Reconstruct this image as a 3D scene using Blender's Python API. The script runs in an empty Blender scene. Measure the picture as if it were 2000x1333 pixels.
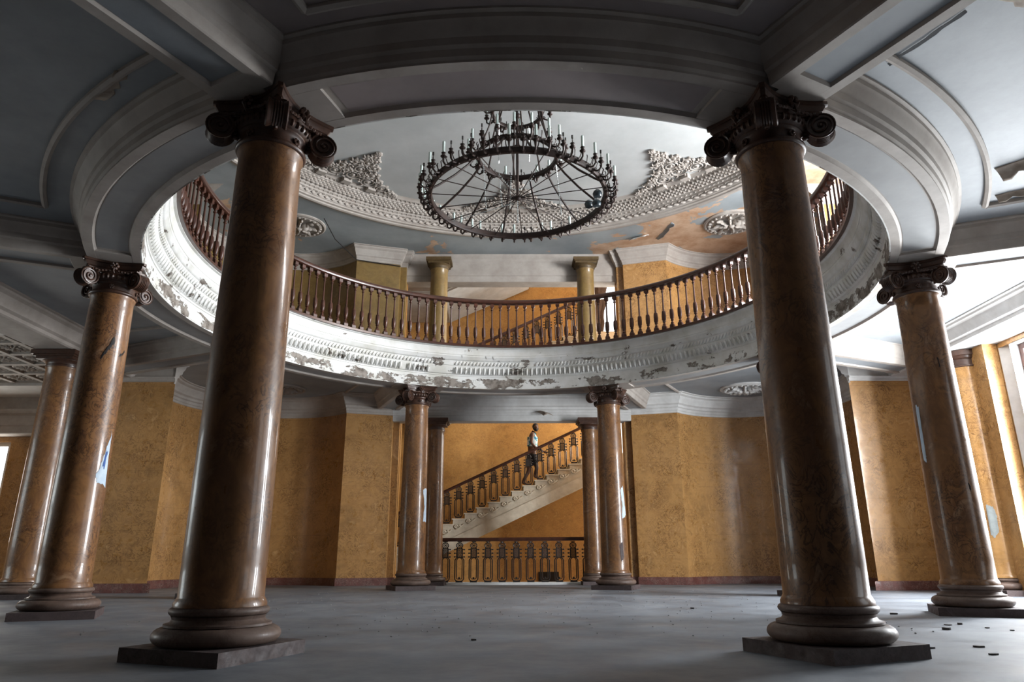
import bpy, bmesh, math, random
from mathutils import Vector, Matrix
random.seed(7)
PI = math.pi
sc = bpy.context.scene
col = sc.collection
# ------------------------------------------------------------------ camera, world, lights, exposure
cam = bpy.data.cameras.new('camera'); co = bpy.data.objects.new('camera', cam); col.objects.link(co)
cam.sensor_width = 36; cam.lens = 1372.3/2000*36; cam.clip_end = 200
co.matrix_world = Matrix.Translation((-.1125, -9.9, .6175)) @ Matrix.Rotation(-.0068, 4, 'Z') @ Matrix.Rotation(PI/2+.2986, 4, 'X') @ Matrix.Rotation(-.0032, 4, 'Z')
sc.camera = co
w = bpy.data.worlds.new('world'); sc.world = w; w.use_nodes = True
w.node_tree.nodes['Background'].inputs[0].default_value = (.93, .97, 1, 1)
w.node_tree.nodes['Background'].inputs[1].default_value = 2.6
sc.view_settings.view_transform = 'Standard'; sc.view_settings.look = 'None'
sc.view_settings.gamma = 1; sc.view_settings.use_curve_mapping = False
sc.view_settings.exposure = -0.15
sc.cycles.max_bounces = 7; sc.cycles.diffuse_bounces = 3; sc.cycles.glossy_bounces = 3
sc.cycles.sample_clamp_indirect = 6
def area(name, loc, d, sx, sy, power, colr):
    l = bpy.data.lights.new(name, 'AREA'); l.shape = 'RECTANGLE'; l.size = sx; l.size_y = sy
    l.energy = power; l.color = colr
    o = bpy.data.objects.new(name, l); col.objects.link(o); o.location = loc
    o.rotation_euler = Vector(d).to_track_quat('-Z', 'Y').to_euler()
    return o
# daylight in the window openings (size_y is the vertical side)
area('daylight_right_window', (8.62, .72, 2.45), (-1, 0, -.04), .95, 3.0, 850, (.92, .96, 1))
area('daylight_right_window', (8.62, -.72, 2.45), (-1, 0, -.04), .95, 3.0, 800, (.92, .96, 1))
area('daylight_right_near_window', (8.62, -6.2, 2.45), (-1, 0, 0), 2.2, 2.6, 12, (.84, .92, 1))
area('daylight_upper_right_window', (8.62, .2, 6.7), (-1, 0, .0), 3.4, 2.8, 2700, (.95, .975, 1))
area('daylight_upper_right_back_window', (8.62, -3.6, 6.7), (-1, 0, 0), 2.2, 2.8, 250, (.9, .95, 1))
area('daylight_left_window', (-14.3, -1.0, 2.2), (1, 0, .05), 3.4, 2.6, 95, (.84, .95, .95))
area('daylight_left_far_window', (-12.9, 7.3, 2.0), (0, -1, 0), 2.6, 2.5, 160, (1, .95, .85))
area('daylight_stair_window', (3.65, 12.3, 6.4), (-.25, -1, -.1), 1.3, 6.4, 420, (1, .97, .92))
area('daylight_stair_side_window', (6.5, 9.6, 5.2), (-1, 0, -.1), 2.4, 6.0, 760, (1, .96, .88))

# ------------------------------------------------------------------ mesh helpers
class MB:
    def __init__(s): s.v = []; s.f = []; s.m = []
    def add(s, v, f, mi=0):
        n = len(s.v); s.v += [tuple(p) for p in v]; s.f += [tuple(i+n for i in q) for q in f]; s.m += [mi]*len(f)
    def box(s, x0, x1, y0, y1, z0, z1, mi=0):
        s.add([(x0,y0,z0),(x1,y0,z0),(x1,y1,z0),(x0,y1,z0),(x0,y0,z1),(x1,y0,z1),(x1,y1,z1),(x0,y1,z1)],
              [(0,3,2,1),(4,5,6,7),(0,1,5,4),(1,2,6,5),(2,3,7,6),(3,0,4,7)], mi)
    def prism(s, poly, z0, z1, mi=0):
        n = len(poly)
        s.add([(x,y,z0) for x,y in poly]+[(x,y,z1) for x,y in poly],
              [tuple(range(n))[::-1], tuple(range(n,2*n))]+[(i,(i+1)%n,(i+1)%n+n,i+n) for i in range(n)], mi)
    def lathe(s, prof, seg=32, a0=0, a1=2*PI, c=(0,0,0), mi=0, closed=False):
        full = abs(a1-a0-2*PI) < 1e-6; na = seg if full else seg+1; n = len(prof)
        v = [(c[0]+r*math.cos(a0+(a1-a0)*i/seg), c[1]+r*math.sin(a0+(a1-a0)*i/seg), c[2]+z) for i in range(na) for r, z in prof]
        f = []
        for i in range(seg):
            j = (i+1) % na
            for k in range(n if closed else n-1):
                l = (k+1) % n
                f.append((i*n+k, j*n+k, j*n+l, i*n+l))
        if closed and not full:
            f += [tuple(range(n))[::-1], tuple((na-1)*n+k for k in range(n))]
        s.add(v, f, mi)
    def tube(s, pts, r, seg=6, mi=0, closed=False, cap=True):
        P = [Vector(p) for p in pts]; n = len(P); v = []; up = None
        for i in range(n):
            if closed: t = P[(i+1)%n]-P[i-1]
            else: t = P[min(i+1,n-1)]-P[max(i-1,0)]
            t.normalize()
            if up is None:
                up = t.orthogonal().normalized()
            else:
                up = (up - t*up.dot(t)).normalized()
            b = t.cross(up); rr = r[i] if isinstance(r, (list,tuple)) else r
            v += [P[i]+(up*math.cos(2*PI*k/seg)+b*math.sin(2*PI*k/seg))*rr for k in range(seg)]
        f = [(i*seg+k, i*seg+(k+1)%seg, ((i+1)%n)*seg+(k+1)%seg, ((i+1)%n)*seg+k) for i in range(n if closed else n-1) for k in range(seg)]
        if cap and not closed: f += [tuple(range(seg))[::-1], tuple((n-1)*seg+k for k in range(seg))]
        s.add(v, f, mi)
    def blob(s, c, r, seg=6, rings=4, mi=0, rot=None):
        rx, ry, rz = r if isinstance(r, (list,tuple)) else (r,r,r)
        v = []; 
        for i in range(rings+1):
            a = PI*i/rings
            for k in range(seg):
                b = 2*PI*k/seg; p = Vector((rx*math.sin(a)*math.cos(b), ry*math.sin(a)*math.sin(b), rz*math.cos(a)))
                if rot: p = rot @ p
                v.append(Vector(c)+p)
        s.add(v, [(i*seg+k, (i+1)*seg+k, (i+1)*seg+(k+1)%seg, i*seg+(k+1)%seg) for i in range(rings) for k in range(seg)], mi)
    def sweep(s, path, prof, closed=False, mi=0, pclosed=False):
        # path: 2-D points; prof: (offset to the left of travel, z)
        P = [Vector(p) for p in path]; n = len(P); m = len(prof); v = []
        for i in range(n):
            d0 = (P[i]-P[i-1]) if (i > 0 or closed) else None
            d1 = (P[(i+1)%n]-P[i]) if (i < n-1 or closed) else None
            if d0 is None: d0 = d1
            if d1 is None: d1 = d0
            n0 = Vector((-d0.y, d0.x)).normalized(); n1 = Vector((-d1.y, d1.x)).normalized()
            b = (n0+n1); b = b/max(.25, b.length_squared/2)
            v += [(P[i].x+b.x*o, P[i].y+b.y*o, z) for o, z in prof]
        f = []
        for i in range(n if closed else n-1):
            j = (i+1) % n
            for k in range(m if pclosed else m-1):
                l = (k+1) % m
                f.append((i*m+k, j*m+k, j*m+l, i*m+l))
        if pclosed and not closed: f += [tuple(range(m))[::-1], tuple((n-1)*m+k for k in range(m))]
        s.add(v, f, mi)
    def xf(s, M):
        s.v = [tuple(M @ Vector(p)) for p in s.v]; return s
    def mesh(s, name, mats, smooth=False):
        me = bpy.data.meshes.new(name); me.from_pydata(s.v, [], s.f)
        for m in (mats if isinstance(mats, (list,tuple)) else [mats]): me.materials.append(m)
        me.polygons.foreach_set('material_index', s.m)
        bm = bmesh.new(); bm.from_mesh(me)
        bmesh.ops.recalc_face_normals(bm, faces=bm.faces); bm.to_mesh(me); bm.free()
        if smooth is not False:
            me.polygons.foreach_set('use_smooth', [True]*len(me.polygons))
            me.set_sharp_from_angle(angle=smooth if smooth is not True else math.radians(40))
        me.update(); return me
    def build(s, name, mats, parent=None, smooth=False, **kw):
        return link(name, s.mesh(name, mats, smooth), parent, **kw)
def link(name, data, parent=None, loc=None, rz=None, label=None, cat=None, group=None, kind=None):
    o = bpy.data.objects.new(name, data); col.objects.link(o)
    if parent: o.parent = parent
    if loc is not None: o.location = loc
    if rz is not None: o.rotation_euler = (0, 0, rz)
    for k, v in (('label', label), ('category', cat), ('group', group), ('kind', kind)):
        if v: o[k] = v
    return o
def thing(name, label, cat, loc=(0,0,0), rz=0, group=None): return link(name, None, None, loc, rz, label, cat, group)
def copy_tree(o, parent=None, skip=()):
    c = o.copy(); col.objects.link(c); c.parent = parent
    for ch in [x for x in col.objects if x.parent == o and x.name.split('.')[0] not in skip]: copy_tree(ch, c, skip)
    return c
SM = math.radians(40)

# ------------------------------------------------------------------ materials
def nodes(name, rough=.6, spec=.5, coat=0):
    m = bpy.data.materials.new(name); m.use_nodes = True; nt = m.node_tree
    b = nt.nodes['Principled BSDF']; b.inputs['Roughness'].default_value = rough
    b.inputs['Specular IOR Level'].default_value = spec
    if coat: b.inputs['Coat Weight'].default_value = coat; b.inputs['Coat Roughness'].default_value = .07
    return m, nt, b
def N(nt, t, **kw):
    n = nt.nodes.new(t)
    for k, v in kw.items():
        if k in n.inputs: n.inputs[k].default_value = v
        else: setattr(n, k, v)
    return n
def noise(nt, vec, scale, detail=5, rough=.6, dist=0):
    n = N(nt, 'ShaderNodeTexNoise', Scale=scale, Detail=detail, Roughness=rough, Distortion=dist)
    nt.links.new(vec, n.inputs['Vector']); return n.outputs['Fac']
def ramp(nt, fac, stops):
    r = nt.nodes.new('ShaderNodeValToRGB'); nt.links.new(fac, r.inputs[0])
    e = r.color_ramp.elements
    while len(e) < len(stops): e.new(.5)
    for i, (p, c) in enumerate(stops): e[i].position = p; e[i].color = (*c, 1) if len(c) == 3 else c
    return r.outputs[0]
def mix(nt, fac, a, b, mode='MIX'):
    n = nt.nodes.new('ShaderNodeMix'); n.data_type = 'RGBA'; n.blend_type = mode
    for s, v in ((0, fac), (6, a), (7, b)):
        if hasattr(v, 'links'): nt.links.new(v, n.inputs[s])
        else: n.inputs[s].default_value = v if s == 0 else (*v, 1)
    return n.outputs[2]
def bump(nt, b, h, strength=.3, dist=.01):
    n = N(nt, 'ShaderNodeBump', Strength=strength, Distance=dist); nt.links.new(h, n.inputs['Height']); nt.links.new(n.outputs[0], b.inputs['Normal'])
def coords(nt, rnd=False, scale=None):
    tc = nt.nodes.new('ShaderNodeTexCoord'); v = tc.outputs['Object']
    if rnd:
        oi = nt.nodes.new('ShaderNodeObjectInfo'); mm = N(nt, 'ShaderNodeVectorMath', operation='SCALE'); mm.inputs[0].default_value = (31, 17, 53)
        nt.links.new(oi.outputs['Random'], mm.inputs['Scale'])
        ad = N(nt, 'ShaderNodeVectorMath', operation='ADD'); nt.links.new(v, ad.inputs[0]); nt.links.new(mm.outputs[0], ad.inputs[1]); v = ad.outputs[0]
    if scale:
        mp = N(nt, 'ShaderNodeMapping'); mp.inputs['Scale'].default_value = scale; nt.links.new(v, mp.inputs[0]); v = mp.outputs[0]
    return v
def plain(name, c, rough=.6, c2=None, scale=6, spec=.5, coat=0, rnd=False, bmp=0, metal=0):
    m, nt, b = nodes(name, rough, spec, coat); v = coords(nt, rnd)
    f = noise(nt, v, scale, 6, .65)
    c2 = c2 or tuple(x*.75 for x in c)
    nt.links.new(ramp(nt, f, [(.35, c2), (.65, c)]), b.inputs['Base Color'])
    b.inputs['Metallic'].default_value = metal
    if bmp: bump(nt, b, noise(nt, v, scale*6, 6, .7), bmp)
    return m
def marble(name, cols, scale, rough, coat, rnd=False, veins=(.12,.06,.03), vein_amt=.6, joints=False, stretch=(1,1,1), dirt=True):
    m, nt, b = nodes(name, rough, .5, coat); v = coords(nt, rnd, stretch)
    f = noise(nt, v, scale, 8, .6, 1.6)
    base = ramp(nt, f, [(.25+.5*i/(len(cols)-1), c) for i, c in enumerate(cols)])
    g = noise(nt, v, scale*1.7, 4, .55, 3.2)
    vm = ramp(nt, g, [(.455, (0,0,0)), (.49, (1,1,1)), (.51, (1,1,1)), (.545, (0,0,0))])
    n2 = noise(nt, v, scale*.6, 3)
    mm = N(nt, 'ShaderNodeMath', operation='MULTIPLY'); nt.links.new(vm, mm.inputs[0]); nt.links.new(ramp(nt, n2, [(.4,(0,0,0)),(.62,(vein_amt,)*3)]), mm.inputs[1])
    c = mix(nt, mm.outputs[0], base, veins)
    if dirt:
        d = noise(nt, v, scale*.45, 7, .75)
        c = mix(nt, ramp(nt, d, [(.52,(0,0,0)),(.75,(.55,)*3)]), c, tuple(x*.35 for x in cols[0]))
    if joints:
        tc = nt.nodes.new('ShaderNodeTexCoord'); sp = nt.nodes.new('ShaderNodeSeparateXYZ'); nt.links.new(tc.outputs['Object'], sp.inputs[0])
        md = N(nt, 'ShaderNodeMath', operation='FRACT'); dv = N(nt, 'ShaderNodeMath', operation='MULTIPLY'); dv.inputs[1].default_value = 1/.56
        nt.links.new(sp.outputs[2], dv.inputs[0]); nt.links.new(dv.outputs[0], md.inputs[0])
        j = ramp(nt, md.outputs[0], [(0,(.35,)*3),(.012,(.35,)*3),(.02,(0,)*3)])
        c = mix(nt, j, c, veins)
    nt.links.new(c, b.inputs['Base Color'])
    rr = N(nt, 'ShaderNodeMapRange'); nt.links.new(noise(nt, v, scale*2.3, 5), rr.inputs[0])
    rr.inputs['From Min'].default_value = .3; rr.inputs['From Max'].default_value = .7; rr.inputs['To Min'].default_value = rough*.75; rr.inputs['To Max'].default_value = rough*1.5
    nt.links.new(rr.outputs[0], b.inputs['Roughness'])
    bump(nt, b, noise(nt, v, scale*5, 6, .7), .12, .004)
    return m
M_wall = marble('ochre_marbled_stucco', [(.28,.14,.05), (.50,.275,.10), (.41,.215,.075), (.65,.40,.175)], 3.0, .3, .22, veins=(.15,.065,.02), vein_amt=.85, joints=True)
M_hall = marble('orange_marbled_stucco', [(.44,.22,.06), (.62,.34,.105), (.54,.28,.08), (.72,.46,.18)], 5, .42, .1, veins=(.25,.10,.03), vein_amt=.7)
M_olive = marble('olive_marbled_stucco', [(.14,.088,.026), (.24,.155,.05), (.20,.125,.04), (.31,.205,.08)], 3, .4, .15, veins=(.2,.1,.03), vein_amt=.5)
M_col = marble('polished_brown_marble', [(.085,.036,.014), (.25,.12,.045), (.17,.078,.033), (.35,.215,.122)], 3.4, .34, .3, rnd=True, veins=(.05,.022,.012), vein_amt=.85, stretch=(1,1,.7))
M_cap = marble('dark_brown_capital_marble', [(.03,.013,.008), (.075,.034,.02), (.05,.023,.014), (.11,.055,.03)], 6, .38, .1, rnd=True, veins=(.02,.01,.01), dirt=False)
M_base = marble('grey_brown_base_marble', [(.085,.055,.042), (.16,.108,.083), (.125,.082,.063), (.22,.155,.125)], 4, .5, .05, rnd=True, veins=(.07,.03,.02))
M_plinth = marble('dark_plinth_stone', [(.045,.032,.032), (.09,.065,.062), (.07,.05,.05), (.13,.1,.1)], 7, .6, 0, rnd=True, veins=(.03,.02,.02))
M_skirt = marble('red_skirting_marble', [(.07,.022,.018), (.15,.05,.04), (.1,.035,.03), (.3,.17,.13)], 9, .45, .1, veins=(.4,.3,.25), vein_amt=.6)
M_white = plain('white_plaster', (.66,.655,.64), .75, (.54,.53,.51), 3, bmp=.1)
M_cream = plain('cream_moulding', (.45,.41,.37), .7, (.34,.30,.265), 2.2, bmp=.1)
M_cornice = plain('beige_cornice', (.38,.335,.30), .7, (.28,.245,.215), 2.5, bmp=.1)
M_blue = plain('grey_blue_ceiling_paint', (.31,.335,.355), .6, (.24,.262,.28), 1.6, bmp=.08)
M_mauve = plain('mauve_grey_bounce_tint', (.36,.31,.30), .65, (.29,.25,.245), 1.6, bmp=.08)  # brownish light bounced into the front bay, put into the ceiling colour
M_panel = plain('grey_soffit_paint', (.33,.335,.335), .6, (.27,.275,.275), 1.6, bmp=.08)
M_upceil = plain('pale_grey_dome_paint', (.54,.555,.55), .65, (.44,.46,.455), .8, bmp=.06)
M_wood = plain('reddish_brown_varnished_wood', (.082,.026,.013), .42, (.042,.014,.008), 9, rnd=True, coat=.08)
M_rail = plain('dark_handrail_wood', (.075,.026,.014), .3, (.04,.014,.009), 9, coat=.3)
M_iron = plain('black_cast_iron', (.022,.016,.013), .45, (.012,.009,.008), 14, bmp=.2)
M_rust = plain('rusty_bronze', (.034,.015,.010), .5, (.015,.008,.006), 12, bmp=.2, metal=.2)
M_candle = plain('pale_candle_tube', (.62,.72,.68), .5, (.5,.6,.57), 8)
M_bulb = plain('grey_floodlight_glass', (.05,.07,.08), .2, (.03,.04,.05), 4)
M_crystal, nt_, b_ = nodes('glass_crystal', .05); b_.inputs['Base Color'].default_value = (.8,.85,.85,1); b_.inputs['Metallic'].default_value = .1; b_.inputs['Transmission Weight'].default_value = .5
M_step = plain('pale_marble_steps', (.66,.60,.48), .55, (.5,.44,.34), 4, bmp=.15)
M_dframe = plain('dark_red_window_wood', (.09,.03,.02), .5, (.05,.02,.015), 9)
M_paper = plain('pale_blue_paper_remnant', (.62,.72,.80), .8, (.45,.58,.72), 9)
M_torn = plain('torn_grey_paint_skin', (.42,.36,.30), .85, (.28,.22,.17), 7)
M_skin = plain('skin', (.12,.055,.033), .55, (.13,.06,.036), 20)
M_hair = plain('black_hair', (.012,.009,.008), .7, (.006,.005,.005), 40)
M_short = plain('dark_shorts_cloth', (.02,.018,.024), .8, (.012,.012,.016), 20)
M_curtain = plain('ragged_brown_curtain', (.11,.07,.05), .9, (.06,.035,.025), 8)
M_debris = plain('plaster_debris', (.12,.11,.11), .9, (.05,.045,.045), 12)
def towel():
    m, nt, b = nodes('white_and_turquoise_shirt_cloth', .8); v = coords(nt)
    nt.links.new(ramp(nt, noise(nt, v, 9, 2, .5), [(.44,(.75,.8,.85)),(.52,(.05,.5,.5)),(.6,(.04,.13,.33))]), b.inputs['Base Color']); return m
M_shirt = towel()
def peel_mat():
    m, nt, b = nodes('flaking_white_plaster', .75); v = coords(nt)
    sp = nt.nodes.new('ShaderNodeSeparateXYZ'); nt.links.new(v, sp.inputs[0])
    base = ramp(nt, noise(nt, v, 2.2, 6), [(.35,(.56,.55,.50)),(.6,(.72,.72,.70))])
    # flaked-off spots: a big set along the lower band, small ones above it
    nv = coords(nt, scale=(1, 1, 1.6))
    n1 = noise(nt, nv, 2.3, 9, .70, .3)
    band = ramp(nt, N_range(nt, sp.outputs[2], 4.06, 5.0), [(.0,(.0,)*3),(.05,(.10,)*3),(.08,(.145,)*3),(.24,(.14,)*3),(.31,(.0,)*3),(.40,(.055,)*3),(.52,(.02,)*3),(.62,(.02,)*3),(.66,(.06,)*3),(.70,(.01,)*3),(1,(.0,)*3)])
    side = ramp(nt, N_range(nt, sp.outputs[0], -6, 6), [(0,(.03,)*3),(.45,(.045,)*3),(.62,(-.0,)*3),(.8,(.0,)*3),(1,(.04,)*3)])
    a = N(nt, 'ShaderNodeMath', operation='ADD'); nt.links.new(band, a.inputs[0]); nt.links.new(n1, a.inputs[1])
    a2 = N(nt, 'ShaderNodeMath', operation='ADD'); nt.links.new(a.outputs[0], a2.inputs[0]); nt.links.new(side, a2.inputs[1])
    k = ramp(nt, a2.outputs[0], [(.665,(0,0,0)),(.672,(1,1,1))])
    under = ramp(nt, noise(nt, v, 9, 5), [(.35,(.09,.07,.055)),(.6,(.26,.23,.2))])
    nt.links.new(mix(nt, k, base, under), b.inputs['Base Color'])
    iv = N(nt, 'ShaderNodeMath', operation='SUBTRACT'); iv.inputs[0].default_value = 1; nt.links.new(k, iv.inputs[1])
    bump(nt, b, iv.outputs[0], .9, .02)
    return m
def N_range(nt, s, a, b):
    r = N(nt, 'ShaderNodeMapRange'); nt.links.new(s, r.inputs[0]); r.inputs['From Min'].default_value = a; r.inputs['From Max'].default_value = b; return r.outputs[0]
M_peel = peel_mat()
def upper_soffit():
    m, nt, b = nodes('blue_grey_paint_peeling_to_salmon', .7); v = coords(nt)
    sp = nt.nodes.new('ShaderNodeSeparateXYZ'); nt.links.new(v, sp.inputs[0])
    base = ramp(nt, noise(nt, v, 1.4, 6), [(.35,(.30,.34,.36)),(.6,(.37,.41,.43))])
    n1 = noise(nt, v, .8, 9, .6, .4)
    a = N(nt, 'ShaderNodeMath', operation='ADD'); nt.links.new(n1, a.inputs[0]); nt.links.new(ramp(nt, N_range(nt, sp.outputs[0], 1.5, 6), [(0,(0,)*3),(.4,(.13,)*3),(1,(.26,)*3)]), a.inputs[1])
    k = ramp(nt, a.outputs[0], [(.62,(0,0,0)),(.628,(1,1,1))])
    under = ramp(nt, noise(nt, v, 3, 6), [(.35,(.50,.30,.18)),(.6,(.66,.47,.33))])
    nt.links.new(mix(nt, k, base, under), b.inputs['Base Color']); bump(nt, b, k, -.6, .01); return m
M_upsoff = upper_soffit()
def floor_mat():
    m, nt, b = nodes('dusty_concrete_floor', .55); v = coords(nt)
    f = noise(nt, v, .9, 9, .7); g = noise(nt, v, 14, 6, .7)
    c = ramp(nt, f, [(.3,(.105,.115,.135)),(.5,(.17,.187,.212)),(.7,(.25,.27,.30))])
    c = mix(nt, ramp(nt, g, [(.6,(0,0,0)),(.72,(.5,.5,.5))]), c, (.1,.1,.1))
    nt.links.new(c, b.inputs['Base Color'])
    nt.links.new(ramp(nt, noise(nt, v, 1.7, 6), [(.35,(.42,)*3),(.65,(.68,)*3)]), b.inputs['Roughness'])
    bump(nt, b, noise(nt, v, 22, 8, .75), .25, .006); return m
M_floor = floor_mat()

# ------------------------------------------------------------------ layout
R_IN, R_OUT = 4.985, 5.58
Z1, ZC = 4.10, 4.45          # soffit and bay ceiling of the ground floor
ZF, ZU = 4.95, 8.42          # upper floor, upper ceiling
XO = 8.3
cols = {'fl': (-2.02,-4.91), 'fr': (2.02,-4.91), 'sl': (-5.02,-1.67), 'sr': (5.02,-1.67),
        'tl': (-4.84,2.12), 'tr': (4.84,2.12), 'bl': (-2.045,4.88), 'br': (2.045,4.88)}
def arcpts(cx, cy, r, a0, a1, n): return [(cx+r*math.cos(a0+(a1-a0)*i/n), cy+r*math.sin(a0+(a1-a0)*i/n)) for i in range(n+1)]
# right wall path travelling so that the room lies to the left of travel
aps = arcpts(5.553, 5.586, 2.07, math.radians(-52.3), math.radians(137.5), 30)
path_r = [(8.2,3.95)] + aps + [(2.95,7.3), (2.95,7.46), (2.80,7.46), (2.80,7.66)]
path_l = [(-x, y) for x, y in path_r][::-1]
def annulus(mb, r, z, x0, x1, y0, y1, mi=0, n=96):
    angs = sorted([2*PI*i/n for i in range(n)] + [math.atan2(y, x) % (2*PI) for x in (x0,x1) for y in (y0,y1)])
    v = []
    for a in angs:
        c, s = math.cos(a), math.sin(a)
        t = min((x1/c if c > 1e-9 else (x0/c if c < -1e-9 else 1e9)), (y1/s if s > 1e-9 else (y0/s if s < -1e-9 else 1e9)))
        v += [(r*c, r*s, z), (t*c, t*s, z)]
    m = len(angs)
    mb.add(v, [(2*i, 2*i+1, 2*((i+1)%m)+1, 2*((i+1)%m)) for i in range(m)], mi)

# floor
mb = MB(); mb.box(-14.4, 9, -14, 7.72, -.3, 0); mb.build('floor', M_floor, kind='structure')
mb = MB(); mb.box(-7, 7, 7.9, 12.6, -2.3, -2); mb.build('floor', M_plinth, kind='structure')
# upper floor slab with stair-hall landing
mb = MB(); annulus(mb, 4.72, ZF-.005, -XO-.4, XO+.4, -14, 7.9); annulus(mb, 5.6, ZC+.06, -XO-.4, XO+.4, -14, 7.9)
mb.box(-6.3, -2.35, 7.9, 12.1, ZF-.3, ZF-.005)
mb.build('floor', M_floor, kind='structure')
# ground floor ceiling
ceil = MB(); annulus(ceil, 5.6, ZC, -XO, XO, -13.8, 7.7); ceil = ceil.build('ceiling', M_blue, kind='structure')
ring = MB()
prof = [(5.6,4.45),(5.745,4.45),(5.745,4.43),(5.715,4.42),(5.71,4.385),(5.685,4.36),(5.665,4.31),(5.635,4.28),(5.63,4.22),(5.605,4.20),(5.60,4.14),(5.58,4.12),(5.58,4.1),(5.575,4.1),(5.48,4.1),(5.475,4.11),(5.455,4.13),(5.11,4.13),(5.09,4.11),(5.085,4.1),(4.99,4.1)]
ring.lathe(prof, 160)
ring.build('ring_beam_soffit', M_cream, ceil, smooth=math.radians(25))
pan = MB()
ca0, ca1 = math.atan2(-4.91,-2.02), math.atan2(-4.91,2.02)
cang = sorted([(math.atan2(y, x)) % (2*PI) for x, y in cols.values()])
for i, a in enumerate(cang):
    b = cang[(i+1) % 8] + (2*PI if i == 7 else 0)
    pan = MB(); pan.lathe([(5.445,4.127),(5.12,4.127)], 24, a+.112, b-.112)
    pan.build('soffit_panel', M_mauve if abs((a+b)/2-1.5*PI) < .1 else M_panel, ceil)  # front panel takes the bounced-light tint, the others the plain grey
mb = MB(); mb.lathe([(5.70,4.447),(9.6,4.447)], 24, ca0+.05, ca1-.05); mb.build('bay_tint_panel', M_mauve, ceil)  # added overlay tinting the front bay ceiling with brown bounced light
cb = MB()
for a in cang: cb.lathe([(5.476,4.101),(5.476,4.16),(5.088,4.16),(5.088,4.101)], 8, a-.1, a+.1, closed=True)
cb.build('soffit_cross_block', M_cream, ceil)
thin = MB(); 
# radial beams
def beam(p, ang, length, panel=True):
    d = Vector((math.cos(ang), math.sin(ang))); nrm = Vector((-d.y, d.x))
    cs = [(-.425,4.452),(-.425,4.43),(-.395,4.42),(-.39,4.385),(-.365,4.36),(-.345,4.31),(-.315,4.28),(-.31,4.22),(-.285,4.20),(-.27,4.11),(-.26,4.1),(-.17,4.1),(-.155,4.128),(.155,4.128),(.17,4.1),(.26,4.1),(.27,4.11),(.285,4.20),(.31,4.22),(.315,4.28),(.345,4.31),(.365,4.36),(.39,4.385),(.395,4.42),(.425,4.43),(.425,4.452)]
    mb = MB(); v = []; s0 = .3
    for s in (s0, length): v += [(p[0]+d.x*s+nrm.x*o, p[1]+d.y*s+nrm.y*o, z) for o, z in cs]
    n = len(cs); mb.add(v, [(k, k+1, n+k+1, n+k) for k in range(n-1)])
    mb.build('radial_beam', M_cream, ceil, smooth=math.radians(25))
    mb = MB(); v = []
    mb.add([(p[0]+d.x*s+nrm.x*o, p[1]+d.y*s+nrm.y*o, 4.125) for s, o in ((.52,-.15),(.52,.15),(length,.15),(length,-.15))], [(0,1,2,3)])
    mb.add([(p[0]+d.x*s+nrm.x*o, p[1]+d.y*s+nrm.y*o, z) for s, o, z in ((.2,-.169,4.1),(.2,.169,4.1),(.5,.169,4.1),(.5,-.169,4.1))], [(0,1,2,3)], 1)
    mb.add([(p[0]+d.x*s+nrm.x*o, p[1]+d.y*s+nrm.y*o, z) for s, o, z in ((.5,-.169,4.1),(.5,.169,4.1),(.52,.15,4.126),(.52,-.15,4.126))], [(0,1,2,3)], 1)
    mb.build('beam_panel', [M_blue, M_cream], ceil)
def A(x, y): return math.atan2(y, x)
beam(cols['fl'], A(-.45,-.87), 9.4); beam(cols['fr'], A(.45,-.87), 9.4)
beam(cols['sl'], A(-.92,-.385), 3.1); beam(cols['sr'], A(.92,-.385), 3.1)
beam(cols['tl'], A(-.91,.41), 3.2); beam(cols['tr'], A(.91,.41), 3.2)
beam(cols['bl'], A(-.40,.915), 2.5); beam(cols['br'], A(.40,.915), 2.5)
# raised mouldings on the bay ceilings
def frame_arc(a0, a1, r, sides=(1,1)):
    t = MB(); t.lathe([(r-.03,4.45),(r-.03,4.415),(r,4.40),(r+.03,4.415),(r+.03,4.45)], 30, a0-(0 if sides[0] else .09), a1+(0 if sides[1] else .09))
    for a, sgn in [q for q, w_ in zip(((a0, 1), (a1, -1)), sides) if w_]:
        x, y = r*math.cos(a), r*math.sin(a); am = a - sgn*.03
        e = (x+2.6*math.cos(am), y+2.6*math.sin(am))
        t.sweep([(x,y), e], [(-.03,4.45),(-.03,4.415),(0,4.40),(.03,4.415),(.03,4.45)])
    t.build('ceiling_moulding', M_cream, ceil, smooth=SM)
ca = {k: math.atan2(y, x) for k, (x, y) in cols.items()}
frame_arc(ca['fl']+.12, ca['fr']-.12, 5.92)
frame_arc(ca['sl']+2*PI+.15 if ca['sl'] < 0 else 0, ca['fl']+2*PI-.15, 5.99, (1,0))
frame_arc(ca['fr']+.15, ca['sr']-.15, 5.99, (0,1))
frame_arc(ca['sr']+.15, ca['tr']-.15, 5.99); frame_arc(ca['tl']+.15, ca['sl']+2*PI-.15, 5.99)
frame_arc(ca['tr']+.15, ca['br']-.15, 5.99); frame_arc(ca['bl']+.15, ca['tl']-.15, 5.99)
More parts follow.
